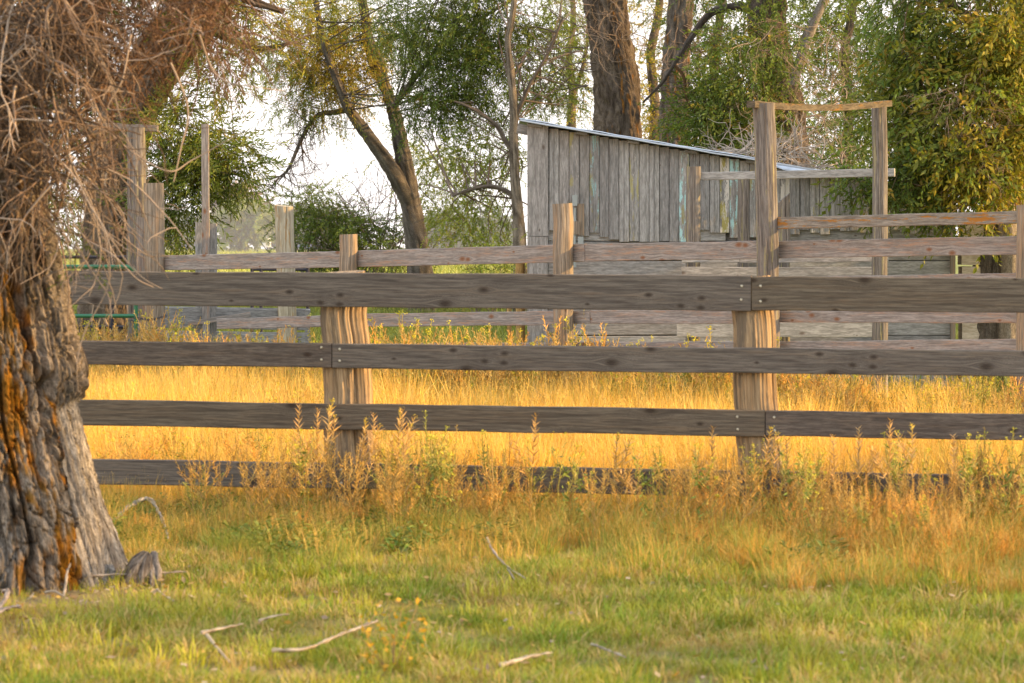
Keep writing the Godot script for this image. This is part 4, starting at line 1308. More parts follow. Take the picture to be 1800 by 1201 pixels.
func left_side() -> void:
	rng.seed = 301
	var d := 29.2
	var o := thing("tall_gate_frame", "tall grey post and crossbeam of an old gate, half hidden by dry twigs", "gate frame", Vector3(P(240, 600, d).x, 0, -d))
	stake(o, "post", 222, 256, 224, d, M.post_grey, 0.6, 0, 0.0, 1.03, 31, 9)
	stake(o, "post", 52, 84, 222, d, M.post_grey, 0.6, 0, 0.0, 1.03, 32, 9)
	level(o, "crossbeam", 20, 216, d - 0.02, 276, 226, d - 0.02, 11, 0.12, M.post_grey)
	# green tube gate
	d = 28.3
	o = thing("tube_gate", "green painted tube gate chained to the corral post", "gate", Vector3(P(180, 600, d).x, 0, -d))
	part("frame_tube", pipe([P(-60, 469, d), P(80, 469, d), P(205, 469, d), P(226, 470, d), P(236, 477, d), P(238.5, 492, d), P(238.5, 540, d), P(238.5, 620, d)], 0.020), M.green_paint, o)
	for y in [498, 527, 555.5]:
		part("tube", pipe([P(-60, y, d), P(80, y, d), P(236, y, d)], 0.019), M.green_paint, o)
	part("tube", pipe([P(60, 470, d), P(60, 540, d), P(60, 620, d)], 0.018), M.green_paint, o)
	var g := Geo.new()
	for k in 22:   # chain links round the post
		var f := k / 21.0
		var c := P(lerpf(228, 290, f), 556 + 6 * sin(f * PI) + (8.0 if f < 0.1 else 0.0), lerpf(28.25, 27.9, smoothstep(0.1, 0.4, f)))
		var ring := []
		for j in 9:
			var a := TAU * j / 8.0
			ring.append(c + Vector3(cos(a) * 0.016, sin(a) * 0.009 * (1 if k % 2 else 0), sin(a) * 0.009 * (0 if k % 2 else 1)))
		wire(g, PackedVector3Array(ring), 0.0026, 0.0026, 4, Color.WHITE)
	part("chain", g.mesh(), M.dark_pipe, o, "stuff")
	d = 30.5
	o = thing("pipe_panel", "dark pipe stock panel behind the green gate", "stock panel", Vector3(P(150, 600, d).x, 0, -d))
	for y in [452, 575, 610]:
		part("pipe", pipe([P(-60, y, d), P(100, y, d), P(243, y, d)], 0.017), M.dark_pipe, o)
	for x in [100, 197, 243]:
		part("pipe", pipe([P(x, 452, d), P(x, 540, d), P(x, 625, d)], 0.017), M.dark_pipe, o)
	d = 33.0
	o = thing("pipe_panel", "thin dark stock panel standing past the corral rail by the leaning wide post", "stock panel", Vector3(P(490, 600, d).x, 0, -d))
	for x in [443, 459, 541]:
		part("pipe", pipe([P(x, 470, d), P(x, 540, d), P(x, 640, d)], 0.020), M.dark_pipe, o)
	part("pipe", pipe([P(441, 474, d), P(490, 474, d), P(543, 474, d)], 0.016), M.dark_pipe, o)
	o = thing("feed_bunk", "low grey board trough past the corral rail", "trough", Vector3(P(400, 600, 31.5).x, 0, -31.5))
	level(o, "side_board", 262, 558, 31.0, 545, 563, 31.0, 36, 0.04, M.planks[0][1])
	level(o, "side_board", 262, 600, 31.0, 545, 604, 31.0, 38, 0.04, M.planks[0][0])
	level(o, "back_board", 262, 552, 31.7, 545, 557, 31.7, 28, 0.04, M.planks[0][2])
	level(o, "end_board", 262, 580, 31.0, 264, 578, 31.7, 70, 0.04, M.planks[0][2])
	level(o, "end_board", 543, 580, 31.0, 545, 578, 31.7, 70, 0.04, M.planks[0][2])
	level(o, "brace", 330, 569, 30.9, 440, 553, 30.9, 9, 0.03, M.rail2)
	o = thing("board_post", "thin tall board with a hole, nailed to a stub of wider boards", "post", Vector3(P(362, 600, 31).x, 0, -31.0))
	upright(o, "tall_board", 356.5, 369.5, 218, 700, 30.9, 0.05, M.rail2, -3.0)
	upright(o, "stub_board", 343, 360, 391, 700, 31.0, 0.06, M.planks[0][0])
	upright(o, "stub_board", 366, 380.5, 393, 700, 31.0, 0.06, M.planks[0][2])
	o = thing("wide_post", "wide sawn post leaning slightly past the corral rail", "post", Vector3(P(500, 600, 31).x, 0, -31.0))
	stake(o, "post", 482, 516, 362, 31.0, M.pale_post, 0.5, 10, -0.15, 1.02, 33, 4)
	# leaning tree behind the gate
	d = 34.0
	var b0 := Color(0.13, 0.10, 0.075)
	var b1 := Color(0.34, 0.27, 0.20)
	o = thing("leaning_willow", "thick willow trunk with peeling sunlit bark strips behind the tall gate post", "tree", P(190, 640, d))
	var s1 := limb(o, "trunk", [[186, 645, 56], [190, 520, 50], [194, 420, 48], [200, 330, 46], [212, 250, 46], [240, 170, 46], [290, 90, 44], [345, 20, 40], [400, -60, 34], [450, -160, 26]], d, 110, 24, 0.05, 61.0, b0, b1)
	var s2 := limb(o, "limb", [[212, 240, 26], [180, 150, 22], [160, 60, 20], [150, -60, 16], [130, -180, 12]], d + 0.2, 40, 14, 0.03, 62.0, b0, b1)
	var s3 := limb(o, "limb", [[228, 330, 10], [262, 322, 8], [296, 300, 6], [340, 290, 5], [390, 300, 3.5], [430, 310, 2]], d - 0.5, 10, 6, 0.005, 63.0, b0, b1)
	var s4 := limb(o, "limb", [[330, 40, 10], [385, 60, 7], [430, 80, 5], [470, 85, 4], [510, 75, 3]], d - 0.3, 10, 6, 0.005, 64.0, b0 * 0.7, b1 * 0.7)
	# bark strips that hang loose on the sunny side
	g = Geo.new()
	rng.seed = 305
	for k in 46:
		var y := R(300, 560)
		var p := P(R(170, 247), y, d - R(0.22, 0.36))
		dead(g, p, Vector3(R(-0.25, 0.25), -1, R(-0.1, 0.25)).normalized(), R(0.35, 0.9), R(0.006, 0.016), Color(0.34, 0.25, 0.17) * R(0.7, 1.2), 0)
	part("bark_strips", g.mesh(), M.twig, o, "stuff")
	var will := [spray(31, 0.34, 15, 0.09, 0.0085, 0.35, Color(0.14, 0.10, 0.06)), spray(32, 0.30, 13, 0.085, 0.009, 0.5, Color(0.14, 0.10, 0.06))]
	var tints := [Color(0.13, 0.17, 0.032), Color(0.20, 0.22, 0.036), Color(0.34, 0.28, 0.04)]
	var bones := s1.slice(100)
	for q in [s2, s3, s4]:
		bones.append_array(q)
	crown(o, [[310, 240, 50, 45, 33.2, 0.5, 24, 10, 0.26, 1], [330, 310, 55, 45, 33.2, 0.5, 30, 11, 0.26, 0], [395, 300, 38, 28, 33.2, 0.4, 13, 9, 0.22, 0], [290, 380, 34, 45, 33.3, 0.4, 16, 10, 0.22, 0], [370, 250, 40, 35, 33.2, 0.4, 12, 9, 0.22, 1], [420, 265, 22, 18, 33.2, 0.3, 4, 7, 0.18, 1], [310, 430, 22, 25, 33.3, 0.3, 6, 8, 0.18, 1], [260, 200, 40, 40, 33.8, 0.4, 10, 10, 0.24, 1], [110, 40, 90, 70, 34.5, 0.8, 34, 11, 0.36, 0], [60, 180, 90, 90, 35, 0.8, 30, 11, 0.36, 0], [130, 300, 30, 110, 35, 0.5, 18, 10, 0.3, 1], [400, 60, 60, 60, 33.5, 0.6, 18, 10, 0.28, 1], [400, 150, 35, 40, 33.4, 0.4, 8, 9, 0.24, 1], [470, 40, 40, 40, 33.6, 0.4, 8, 9, 0.26, 2], [250, -60, 240, 60, 34, 1.2, 60, 12, 0.45, 0], [60, 400, 70, 70, 36, 0.6, 18, 10, 0.3, 0]], will, tints, bones, 69, 1.0, Color(0.12, 0.09, 0.07), 0.07, 0.6)

# ---------------------------------------------------------------- the near fence
func screw(o: Node3D, px: float, py: float, d: float) -> void:
	var g := Geo.new()
	var p := P(px, py, d)
	loft(g, PackedVector3Array([p - Vector3(0, 0, 0.004), p + Vector3(0, 0, 0.002), p + Vector3(0, 0, 0.0045)]), PackedFloat32Array([0.0085, 0.0085, 0.005]), 10)
	part("screw", g.mesh(), M.screw, o)

func near_fence() -> void:
	rng.seed = 401
	var o := thing("board_fence", "four rail board fence of grey brown planks screwed to stout split posts", "fence", Vector3(P(600, 900, 16.2).x, 0, -16.2))
	var rails := {}
	# posts stand behind the rails
	for k in [[561, 641, 479, 597.5, 668, 930, 41, -0.03], [1284, 1356, 489, 1310, 1372, 930, 42, 0.02], [2006, 2082, 493, 0, 0, 930, 43, 0.02], [2730, 2810, 498, 0, 0, 930, 44, 0.0], [-160, -84, 475, 0, 0, 930, 45, 0.0]]:
		var d := dn((k[0] + k[1]) / 2.0)
		var r: float = (k[1] - k[0]) / 2.0 * d / F
		d += 0.02 + r
		var a := P((k[0] + k[1]) / 2.0, k[2], d)
		var b := P((k[0] + k[1]) / 2.0 + 23.0, 930, d)
		b.y = -0.2
		part("post", post(b, a, r * 1.10, r, 0.25, 190, 44, k[6], 18, k[7]), M.split_post, o)
	# rails: [left px, right px, top and bottom at px 200 and 1800]
	for k in [[-260, 1320, 477.3, 536.3, 489.5, 549.5], [1322, 2800, 477.3, 536.3, 489.5, 549.5], [-260, 582.5, 600, 642.5, 617, 662.5], [584, 2800, 600, 642.5, 617, 662.5], [-260, 1344.5, 704.5, 749, 728.5, 774], [1346, 2800, 704.5, 749, 728.5, 774], [-260, 582.5, 808, 852, 837, 883], [584, 1343.5, 808, 852, 837, 883], [1345, 2800, 808, 852, 837, 883]]:
		var f := func(x: float, i: int) -> float: return lerpf(k[2 + i], k[4 + i], (x - 200.0) / 1600.0)
		var y0: float = (f.call(k[0], 0) + f.call(k[0], 1)) / 2.0
		var y1: float = (f.call(k[1], 0) + f.call(k[1], 1)) / 2.0
		rails[k] = level(o, "rail", k[0], y0, dn(k[0]), k[1], y1, dn(k[1]), f.call(k[0], 1) - f.call(k[0], 0), 0.04, M.rails[rails.size() * 2 % 3], 0.0025)
	for k in [[587, 496], [587, 521], [1304, 503], [1303, 527], [1337, 503], [1337, 530], [565, 611], [565, 632.5], [597, 614], [597, 634.5], [1315, 624], [1314.5, 644.5], [594.5, 723], [594.5, 744], [1296, 733], [1361, 734], [1297, 755], [1362, 757], [566, 824], [566, 847], [600, 826], [600, 850], [1325, 850], [1362, 852]]:
		for q in rails:
			if k[0] > q[0] and k[0] < q[1] and absf(k[1] - lerpf((q[2] + q[3]) / 2.0, (q[4] + q[5]) / 2.0, (k[0] - 200.0) / 1600.0)) < 34.0:
				screw(rails[q], k[0], k[1], dn(k[0]) - 0.001)

# ---------------------------------------------------------------- the near tree
func near_tree() -> void:
	rng.seed = 501
	var d := 13.35
	var o := thing("old_willow", "old leaning trunk with deep bark, orange lichen and a veil of dry twigs", "tree", Vector3(P(30, 1040, d).x, 0, -d))
	var s := d / F
	var rows := [[1075, 236, 212], [1040, 228, 200], [1010, 215, 186], [960, 203, 175], [900, 184, 165], [840, 168, 158], [780, 152, 152], [730, 140, 148], [690, 136, 147], [650, 132, 145], [610, 125, 142], [560, 117, 139], [500, 106, 135], [440, 94, 132], [380, 78, 128], [300, 68, 132], [200, 40, 128], [100, 20, 124], [0, 5, 120], [-120, 0, 115], [-300, 10, 105]]
	var ctrl := []
	var rr := []
	for k in rows:
		ctrl.append(P(k[1] - k[2], k[0], d))
		rr.append(k[2] * s)
	var per := 25
	var pts := curve(ctrl, per)
	var rad := curvef(rr, per)
	var n := pts.size()
	var bare := func(y: float, a: float) -> float:   # where the bark is gone and the grey wood shows: down the flank towards the fence
		var edge := lerpf(1.23, 1.30, clampf(y / 0.85, 0.0, 1.0)) * PI + noise.get_noise_1d(y * 90.0) * 0.10
		return smoothstep(edge, edge + 0.06, a) * smoothstep(1.95 * PI, 1.8 * PI, a) * smoothstep(0.86, 0.80, y + noise.get_noise_2d(a * 30.0, 3.0) * 0.06)
	var shape := func(i: int, run: float, a: float) -> float:
		var y := pts[i].y
		var b: float = bare.call(y, a)
		var ca := cos(a) * 10.0
		var sa := sin(a) * 10.0
		var w := noise.get_noise_3d(ca * 1.4, sa * 1.4, run * 14.0)
		var w2 := noise.get_noise_3d(ca * 4.0, sa * 4.0 + 40.0, run * 30.0)
		var f1 := cell.get_noise_3d(ca * 0.66 + w * 1.5, sa * 0.66, run * 2.9 + w * 1.4 + w2 * 0.7) + 1.0
		var f2 := cell.get_noise_3d(ca * 1.8 + w2 * 0.9, sa * 1.8 + 90.0, run * 9.0 + w * 1.5) + 1.0
		var f3 := noise.get_noise_3d(ca * 20.0, sa * 20.0 + 50.0, run * 90.0)
		var g0 := absf(noise.get_noise_3d(ca * 3.6 + w * 9.0 + w2 * 3.0, sa * 3.6 + 130.0, run * 5.5 + w * 6.0))
		var g4 := absf(noise.get_noise_3d(ca * 9.0 + w2 * 7.0, sa * 9.0 + 170.0, run * 13.0 + w2 * 6.0))
		var bark := 0.080 * (smoothstep(0.0, 0.12, g0) - 0.8) + 0.030 * (smoothstep(0.0, 0.09, g4) - 0.75) + 0.032 * (smoothstep(0.0, 0.11, f1) - 0.8) + 0.016 * (smoothstep(0.0, 0.14, f2) - 0.7) + 0.014 * f3
		bark += 0.05 * noise.get_noise_3d(ca * 0.8, sa * 0.8 + 20.0, run * 8.0)
		# burl two thirds of a metre up
		bark += 0.03 * exp(-pow((y - 0.93) / 0.12, 2.0)) * (0.6 + noise.get_noise_3d(ca * 5.0, sa * 5.0, run * 60.0))
		var flow := run * 3.0
		var grain := absf(noise.get_noise_2d((a + y * 0.10) * 330.0, flow)) * -0.055 + noise.get_noise_2d((a + y * 0.1) * 1100.0, flow * 2.0) * 0.006 + 0.02 * noise.get_noise_2d(a * 60.0, run * 5.0)
		# roots spread at the foot
		var foot := smoothstep(0.28, 0.0, y) * 0.10 * (0.4 + noise.get_noise_2d(cos(a) * 26.0, sin(a) * 26.0))
		return lerpf(bark, grain - 0.012, b) + foot
	var tint := func(i: int, run: float, a: float, off: float) -> Color:
		var y := pts[i].y
		var b: float = bare.call(y, a)
		var ca := cos(a) * 10.0
		var sa := sin(a) * 10.0
		var f := clampf(0.5 + noise.get_noise_3d(ca * 6.0, sa * 6.0, run * 40.0) * 1.1 + noise.get_noise_3d(ca * 26.0, sa * 26.0, run * 150.0) * 0.9, 0.0, 1.0)
		var c := Color(0.10, 0.075, 0.053).lerp(Color(0.42, 0.34, 0.255), f)
		c = c.lerp(Color(0.34, 0.30, 0.25), 0.4 * smoothstep(0.0, 0.3, noise.get_noise_3d(ca * 2.0, sa * 2.0 + 70.0, run * 20.0)))
		# lichen keeps to a slanting band facing the paddock side
		var mid := lerpf(1.17, 1.10, clampf(y / 1.4, 0.0, 1.0)) * PI
		var m := 0.24 - absf(a - mid) * 0.95 + noise.get_noise_3d(ca * 5.0, sa * 5.0 + 30.0, run * 26.0) * 0.55 + noise.get_noise_3d(ca * 26.0, sa * 26.0 + 30.0, run * 150.0) * 0.45
		c = c.lerp(Color(0.50, 0.195, 0.012).lerp(Color(0.30, 0.15, 0.02), f), clampf(m * 4.0, 0.0, 0.9))
		var g1 := noise.get_noise_2d((a + y * 0.10) * 330.0, run * 3.0)
		var wd := Color(0.25, 0.21, 0.17).lerp(Color(0.60, 0.54, 0.46), clampf(0.5 + g1 * 1.2 + noise.get_noise_2d((a + y * 0.1) * 1200.0, run * 12.0) * 0.7, 0.0, 1.0))
		return c.lerp(wd, b)
	var g := Geo.new()
	loft(g, pts, rad, 460, Color.WHITE, shape, tint)
	part("trunk", g.mesh(), M.bark, o)
	var c0 := Color(0.09, 0.068, 0.05)
	var c1 := Color(0.24, 0.185, 0.135)
	limb(o, "limb", [[20, 160, 60], [80, 60, 52], [150, -20, 46], [240, -90, 40], [330, -150, 34]], 13.7, 90, 30, 0.06, 71.0, c0, c1)
	limb(o, "limb", [[230, -90, 22], [320, -50, 17], [395, -22, 12], [450, 5, 8], [500, 20, 4]], 13.5, 24, 12, 0.012, 72.0, c0, c1)
	# veil of dry twigs
	g = Geo.new()
	rng.seed = 503
	var tan := Color(0.25, 0.165, 0.105)
	for k in 380:
		var p := P(R(-60, 130), R(-90, 330), 13.35 - R(0.28, 0.75))
		twig(g, p, Vector3(R(-0.7, 0.8), R(-1.0, 0.35), R(-0.3, 0.3)).normalized(), R(0.25, 0.75), R(0.0028, 0.0068), (tan * R(0.3, 1.0) if R(0, 1) < 0.84 else Color(0.36, 0.28, 0.21) * R(0.7, 1.1)), R(0.2, 1.0), R(0.4, 0.9))
	for k in 520:
		var f := R(0, 1)
		var px := lerpf(110, 400, f)
		var p := P(px, R(-90, lerpf(210, 40, f)), 13.35 + R(-0.5, 0.4))
		twig(g, p, Vector3(R(-0.7, 0.7), R(-1.0, 0.5), R(-0.3, 0.3)).normalized(), R(0.16, 0.42), R(0.0022, 0.0048), (Color(0.20, 0.11, 0.058) * R(0.3, 1.2) if R(0, 1) < 0.85 else Color(0.36, 0.27, 0.20)), R(0.0, 0.8), R(0.5, 1.1))
	for k in 30:
		var p := P(R(90, 205), R(180, 400), 13.35 - R(0.1, 0.6))
		twig(g, p, Vector3(R(-0.3, 0.9), R(-1.0, -0.1), R(-0.2, 0.2)).normalized(), R(0.25, 0.6), R(0.0025, 0.005), Color(0.32, 0.25, 0.19) * R(0.6, 1.1), 0.7, 0.6)
	for k in 60:
		var p := P(R(330, 440), R(-60, 110), 13.5 + R(-0.4, 0.4))
		twig(g, p, Vector3(R(-0.1, 1.0), R(-0.9, 0.3), R(-0.3, 0.3)).normalized(), R(0.2, 0.5), R(0.002, 0.004), Color(0.19, 0.115, 0.07) * R(0.6, 1.1), 0.4, 0.7)
	# the long pale shoots that cross the veil
	for q in [[[60, 30], [100, 120], [112, 200], [98, 280], [60, 340], [0, 385]], [[120, 100], [160, 170], [200, 240], [290, 300], [340, 280], [420, 235]], [[40, 250], [95, 300], [150, 350], [175, 390], [180, 440]], [[350, 60], [372, 120], [400, 145], [440, 152], [500, 160]], [[30, 20], [70, 35], [95, 70], [110, 150]], [[150, 320], [185, 420], [190, 500], [150, 580], [135, 640], [138, 690]], [[148, 420], [200, 450], [240, 490], [270, 505]], [[170, 380], [215, 450], [250, 488], [285, 508]], [[230, 60], [215, 140], [190, 190], [240, 190]], [[60, 300], [20, 330], [-20, 345]], [[130, 430], [170, 490], [190, 520], [196, 560]], [[100, 60], [150, 130], [170, 220], [170, 300]], [[300, 110], [330, 190], [318, 260], [305, 320]]]:
		var cc := []
		for p in q:
			cc.append(P(p[0], p[1], 13.35 - 0.55 + R(-0.06, 0.06)))
		wire(g, curve(cc, 6), 0.0050, 0.0020, 6, Color(0.34, 0.26, 0.19) * R(0.75, 1.1))
	part("dry_twigs", g.mesh(), M.twig, o, "stuff")
	# a few live leaves on the shoots
	rng.seed = 505
	var where := []
	var cols := PackedColorArray()
	for k in 14:
		where.append(Transform3D(Basis(Vector3.UP, R(0, TAU)).scaled(Vector3.ONE * R(0.25, 0.45)), P(R(120, 180), R(400, 500), 12.9)))
		cols.append(Color(0.14, 0.17, 0.03))
	many("leaves", spray(41, 0.30, 9, 0.09, 0.011, 0.4, Color(0.3, 0.22, 0.14)), M.leaf, where, cols, o)

# ---------------------------------------------------------------- grasses and weeds
func grasses() -> void:
	rng.seed = 601
	var o := thing("golden_grass", "fine golden dry grass filling the paddock between the fences", "grass")
	o.set_meta("kind", "stuff")
	var gold := [tuft(61, 26, 0.20, 0.46, 0.0022, 0.45, 0.10, 0.35), tuft(62, 26, 0.18, 0.42, 0.0022, 0.55, 0.11, 0.4), tuft(63, 24, 0.24, 0.48, 0.002, 0.4, 0.09, 0.45)]
	var straw := [[Color(0.79, 0.515, 0.125), 4.0], [Color(0.80, 0.51, 0.10), 3.0], [Color(0.64, 0.41, 0.10), 2.0], [Color(0.42, 0.40, 0.06), 0.4]]
	var pat := [clump(gold, 34, 0.75, 161, straw), clump(gold, 34, 0.75, 162, straw), clump(gold, 34, 0.75, 163, straw), clump(gold, 34, 0.75, 164, [[Color(0.76, 0.50, 0.145), 4.0], [Color(0.38, 0.36, 0.05), 2.6]])]
	rng.seed = 602
	scatter("grass_tufts", pat, 1250, func() -> Array:
		var z := -R(16.2, 31.5)
		var x := R(-6.5, 6.5)
		if absf(x) > 2.4 + absf(z) * 0.18:
			return []
		var back := db(clampf(900.0 + x * F / -z, -100.0, 2000.0))
		if -z > back + 0.6:
			return []
		var f := noise.get_noise_2d(x * 22.0, z * 22.0)
		return [Vector3(x, 0, z), R(0.7, 1.15) * (1.0 + f * 0.45) * lerpf(0.85, 1.1, smoothstep(18.0, 26.0, -z)), Color(1, 1, 1) * (1.0 + f * 0.25), 3 if R(0, 1) < 0.08 + 0.25 * smoothstep(0.5, -2.0, x) else rng.randi_range(0, 2)], M.grass, o)
	# lawn in front of the fence
	o = thing("lawn", "short green lawn grass mixed with straw before the fence", "grass")
	o.set_meta("kind", "stuff")
	var green := [tuft(71, 26, 0.025, 0.09, 0.0019, 1.0, 0.07), tuft(72, 24, 0.03, 0.12, 0.0018, 0.8, 0.06), tuft(73, 24, 0.02, 0.07, 0.0021, 1.2, 0.08)]
	var lg := [Color(0.20, 0.285, 0.022), 3.5]
	var lg2 := [Color(0.38, 0.375, 0.032), 3.0]
	pat = [clump(green, 40, 0.46, 171, [lg, lg2, [Color(0.52, 0.37, 0.14), 0.8]]), clump(green, 40, 0.46, 172, [lg, lg2, [Color(0.52, 0.37, 0.14), 2.0]]), clump(green, 40, 0.46, 173, [lg, lg2, [Color(0.55, 0.40, 0.16), 5.0], [Color(0.38, 0.26, 0.08), 3.0]]), clump(green, 14, 0.46, 174, [lg2, [Color(0.55, 0.40, 0.16), 2.0], [Color(0.38, 0.26, 0.08), 2.0]])]
	rng.seed = 603
	scatter("grass_tufts", pat, 1200, func() -> Array:
		var z := -R(8.6, 16.4)
		var x := R(-4.2, 4.2)
		var f := noise.get_noise_2d(x * 30.0, z * 30.0)
		var q := noise.get_noise_2d(x * 40.0 + 50.0, z * 40.0)
		var bare := smoothstep(1.1, 0.35, Vector2(x + 2.25, (z + 12.6) * 0.8).length() + q * 0.4)
		if R(0, 1) < bare * 0.7 or R(0, 1) < 0.65 * smoothstep(13.6, 14.6, -z + 0.19 * x) or Vector2(x + 2.3, z + 13.35).length() < 0.5:
			return []
		var w := R(0, 1) + f * 1.1 + 0.2 * smoothstep(0.0, -2.0, x) - 0.15 * smoothstep(0.0, 2.0, x) + 0.4 * smoothstep(13.2, 14.2, -z)
		var k := 3 if bare > 0.3 or q > 0.26 else 0 if w < 0.30 else 1 if w < 0.62 else 2
		return [Vector3(x, 0, z), R(0.6, 0.95) * (1.0 - 0.5 * f + 0.15 * smoothstep(0.0, 1.5, x)), Color(1, 1, 1) * R(0.85, 1.15), k], M.grass, o)
	# band of dry weeds along the fence
	o = thing("fence_weeds", "tangle of dry orange and green weeds along the foot of the board fence", "weeds")
	o.set_meta("kind", "stuff")
	var stm := Color(0.46, 0.32, 0.10)
	var dry := [mustard(81, 0.62, stm, Color(0.70, 0.45, 0.12), Color(0.70, 0.45, 0.12), 7), mustard(82, 0.52, stm, Color(0.64, 0.36, 0.085), Color(0.64, 0.36, 0.085), 8), mustard(83, 0.56, Color(0.30, 0.28, 0.06), Color(0.50, 0.42, 0.11), Color(0.54, 0.48, 0.05), 6, Color(0.17, 0.22, 0.04))]
	var one := [[Color(1, 1, 1), 3.0], [Color(0.8, 0.8, 0.8), 1.0], [Color(1.15, 0.95, 0.75), 1.0]]
	pat = [clump(dry, 7, 0.40, 181, one, 0.5, 1.0), clump(dry, 7, 0.40, 182, one, 0.5, 1.0), clump([dry[0], dry[1]], 8, 0.40, 183, one, 0.6, 1.1)]
	rng.seed = 604
	scatter("dry_weeds", pat, 380, func() -> Array:
		var x := R(-3.6, 4.4)
		var z := -16.0 + 0.19 * x + R(-0.4, 1.7 + 0.6 * smoothstep(0.3, 2.0, x))
		var f := noise.get_noise_2d(x * 14.0, z * 14.0)
		if Vector2(x + 2.3, z + 13.35).length() < 0.95:
			return []
		var right := smoothstep(0.6, 2.2, x)
		if R(0, 1) > 0.34 + right * 0.08 + f * 0.9:
			return []
		return [Vector3(x, 0, z), R(0.6, 1.0) * lerpf(0.60, 0.68, right) * lerpf(0.55, 1.0, smoothstep(-1.2, -0.4, x)) * (1.0 + f * 0.4), Color(1, 1, 1) * R(0.8, 1.15), 2 if R(0, 1) < 0.2 + 0.5 * right else rng.randi_range(0, 1)], M.grass, o)
	var tall := [tuft(84, 16, 0.25, 0.55, 0.0026, 0.6, 0.08, 0.4), tuft(85, 14, 0.15, 0.40, 0.003, 0.9, 0.09, 0.2)]
	pat = [clump(tall, 13, 0.42, 184, [[Color(0.68, 0.44, 0.11), 4.0], [Color(0.26, 0.30, 0.05), 2.2]]), clump(tall, 13, 0.42, 185, [[Color(0.68, 0.43, 0.10), 2.0], [Color(0.60, 0.30, 0.06), 3.0], [Color(0.26, 0.29, 0.05), 0.8]]), clump(tall, 13, 0.42, 186, [[Color(0.66, 0.43, 0.11), 2.0], [Color(0.26, 0.32, 0.05), 4.0]])]
	scatter("dry_grass", pat, 700, func() -> Array:
		var x := R(-3.4, 4.4)
		var z := -16.0 + 0.19 * x + R(-0.6, 2.9)
		var f := noise.get_noise_2d(x * 14.0 + 30.0, z * 14.0)
		if Vector2(x + 2.3, z + 13.35).length() < 0.8:
			return []
		var front := smoothstep(1.1, 2.9, z + 16.0 - 0.19 * x)
		if R(0, 1) < front * 0.3:
			return []
		var k := 1 if R(0, 1) < smoothstep(-1.0, 2.4, x) else 2 if R(0, 1) < 0.35 - f else 0
		return [Vector3(x, 0, z), R(0.5, 0.85) * (1.0 - front * 0.30) * lerpf(0.66, 0.78, smoothstep(-1.3, 1.6, x)), Color(1, 1, 1) * R(0.85, 1.15), k], M.grass, o)
	pat = [clump(dry, 2, 0.35, 185, one, 0.9, 1.1), clump(dry, 3, 0.45, 186, one, 0.85, 1.1)]
	scatter("wisps", pat, 70, func() -> Array:
		var x := R(-1.6, 4.2)
		return [Vector3(x, 0, -16.0 + 0.19 * x + R(0.1, 1.3)), R(0.8, 1.05), Color(1, 1, 1) * R(0.85, 1.15)], M.grass, o)
	var broad := [forb(91, 34, 0.13, 0.042), forb(92, 30, 0.10, 0.05)]
	pat = [clump(broad, 5, 0.30, 187, [[Color(0.15, 0.22, 0.04), 2.0], [Color(0.24, 0.27, 0.05), 2.0]])]
	scatter("broad_weeds", pat, 150, func() -> Array:
		var x := R(-2.6, 1.6)
		var z := -15.9 + 0.19 * x + R(-0.1, 2.1)
		var f := noise.get_noise_2d(x * 20.0 + 90.0, z * 20.0)
		if R(0, 1) > 0.12 + f * 1.5 + 0.40 * smoothstep(0.5, -1.0, x) or Vector2(x + 2.3, z + 13.35).length() < 0.7:
			return []
		return [Vector3(x, 0, z), R(0.7, 1.3), Color(1, 1, 1) * R(0.8, 1.2)], M.grass, o)
	# flowering weeds along the corral fence
	o = thing("corral_weeds", "yellow tipped weeds growing along the foot of the corral fence", "weeds")
	o.set_meta("kind", "stuff")
	var flow := [mustard(86, 0.62, Color(0.42, 0.34, 0.07), Color(0.62, 0.42, 0.11), Color(0.60, 0.54, 0.03), 8, Color(0.22, 0.24, 0.04)), mustard(87, 0.55, Color(0.52, 0.37, 0.11), Color(0.68, 0.43, 0.13), Color(0.68, 0.43, 0.13), 9), mustard(88, 0.68, Color(0.36, 0.34, 0.06), Color(0.56, 0.44, 0.08), Color(0.64, 0.56, 0.03), 7, Color(0.22, 0.24, 0.04))]
	pat = [clump(flow, 6, 0.5, 188, one), clump(flow, 6, 0.5, 189, one), clump([flow[1]], 6, 0.5, 190, one)]
	rng.seed = 605
	scatter("mustard", pat, 230, func() -> Array:
		var px := R(60, 1900)
		var dd := db(px) - R(0.05, 0.9 if px > 900.0 else 1.5)
		var p := P(px, 600, dd)
		var f := noise.get_noise_2d(p.x * 18.0, p.z * 18.0)
		if R(0, 1) > 0.62 + f * 1.2 - 0.2 * smoothstep(900.0, 1500.0, px):
			return []
		return [Vector3(p.x, 0, p.z), R(0.9, 1.35) * lerpf(1.0, 0.85, smoothstep(900.0, 1500.0, px)) * (1.0 + f * 0.3), Color(1, 1, 1) * R(0.85, 1.15)], M.grass, o)
	scatter("field_weeds", pat, 60, func() -> Array:
		var z := -R(17.0, 24.0)
		var x := R(-4.0, 4.0)
		if -z > db(clampf(900.0 + x * F / -z, -100.0, 2000.0)) - 0.3 or R(0, 1) < smoothstep(-1.0, 1.5, x) * 0.75:
			return []
		return [Vector3(x, 0, z), R(0.55, 0.85), Color(1, 1, 1) * R(0.8, 1.1)], M.grass, o)
	# greener grass past the corral, then the hay field
	o = thing("pasture_grass", "tall green grass past the corral under the trees", "grass")
	o.set_meta("kind", "stuff")
	var lush := [tuft(94, 22, 0.25, 0.6, 0.0045, 0.6, 0.16, 0.2), tuft(95, 20, 0.2, 0.5, 0.005, 0.7, 0.18)]
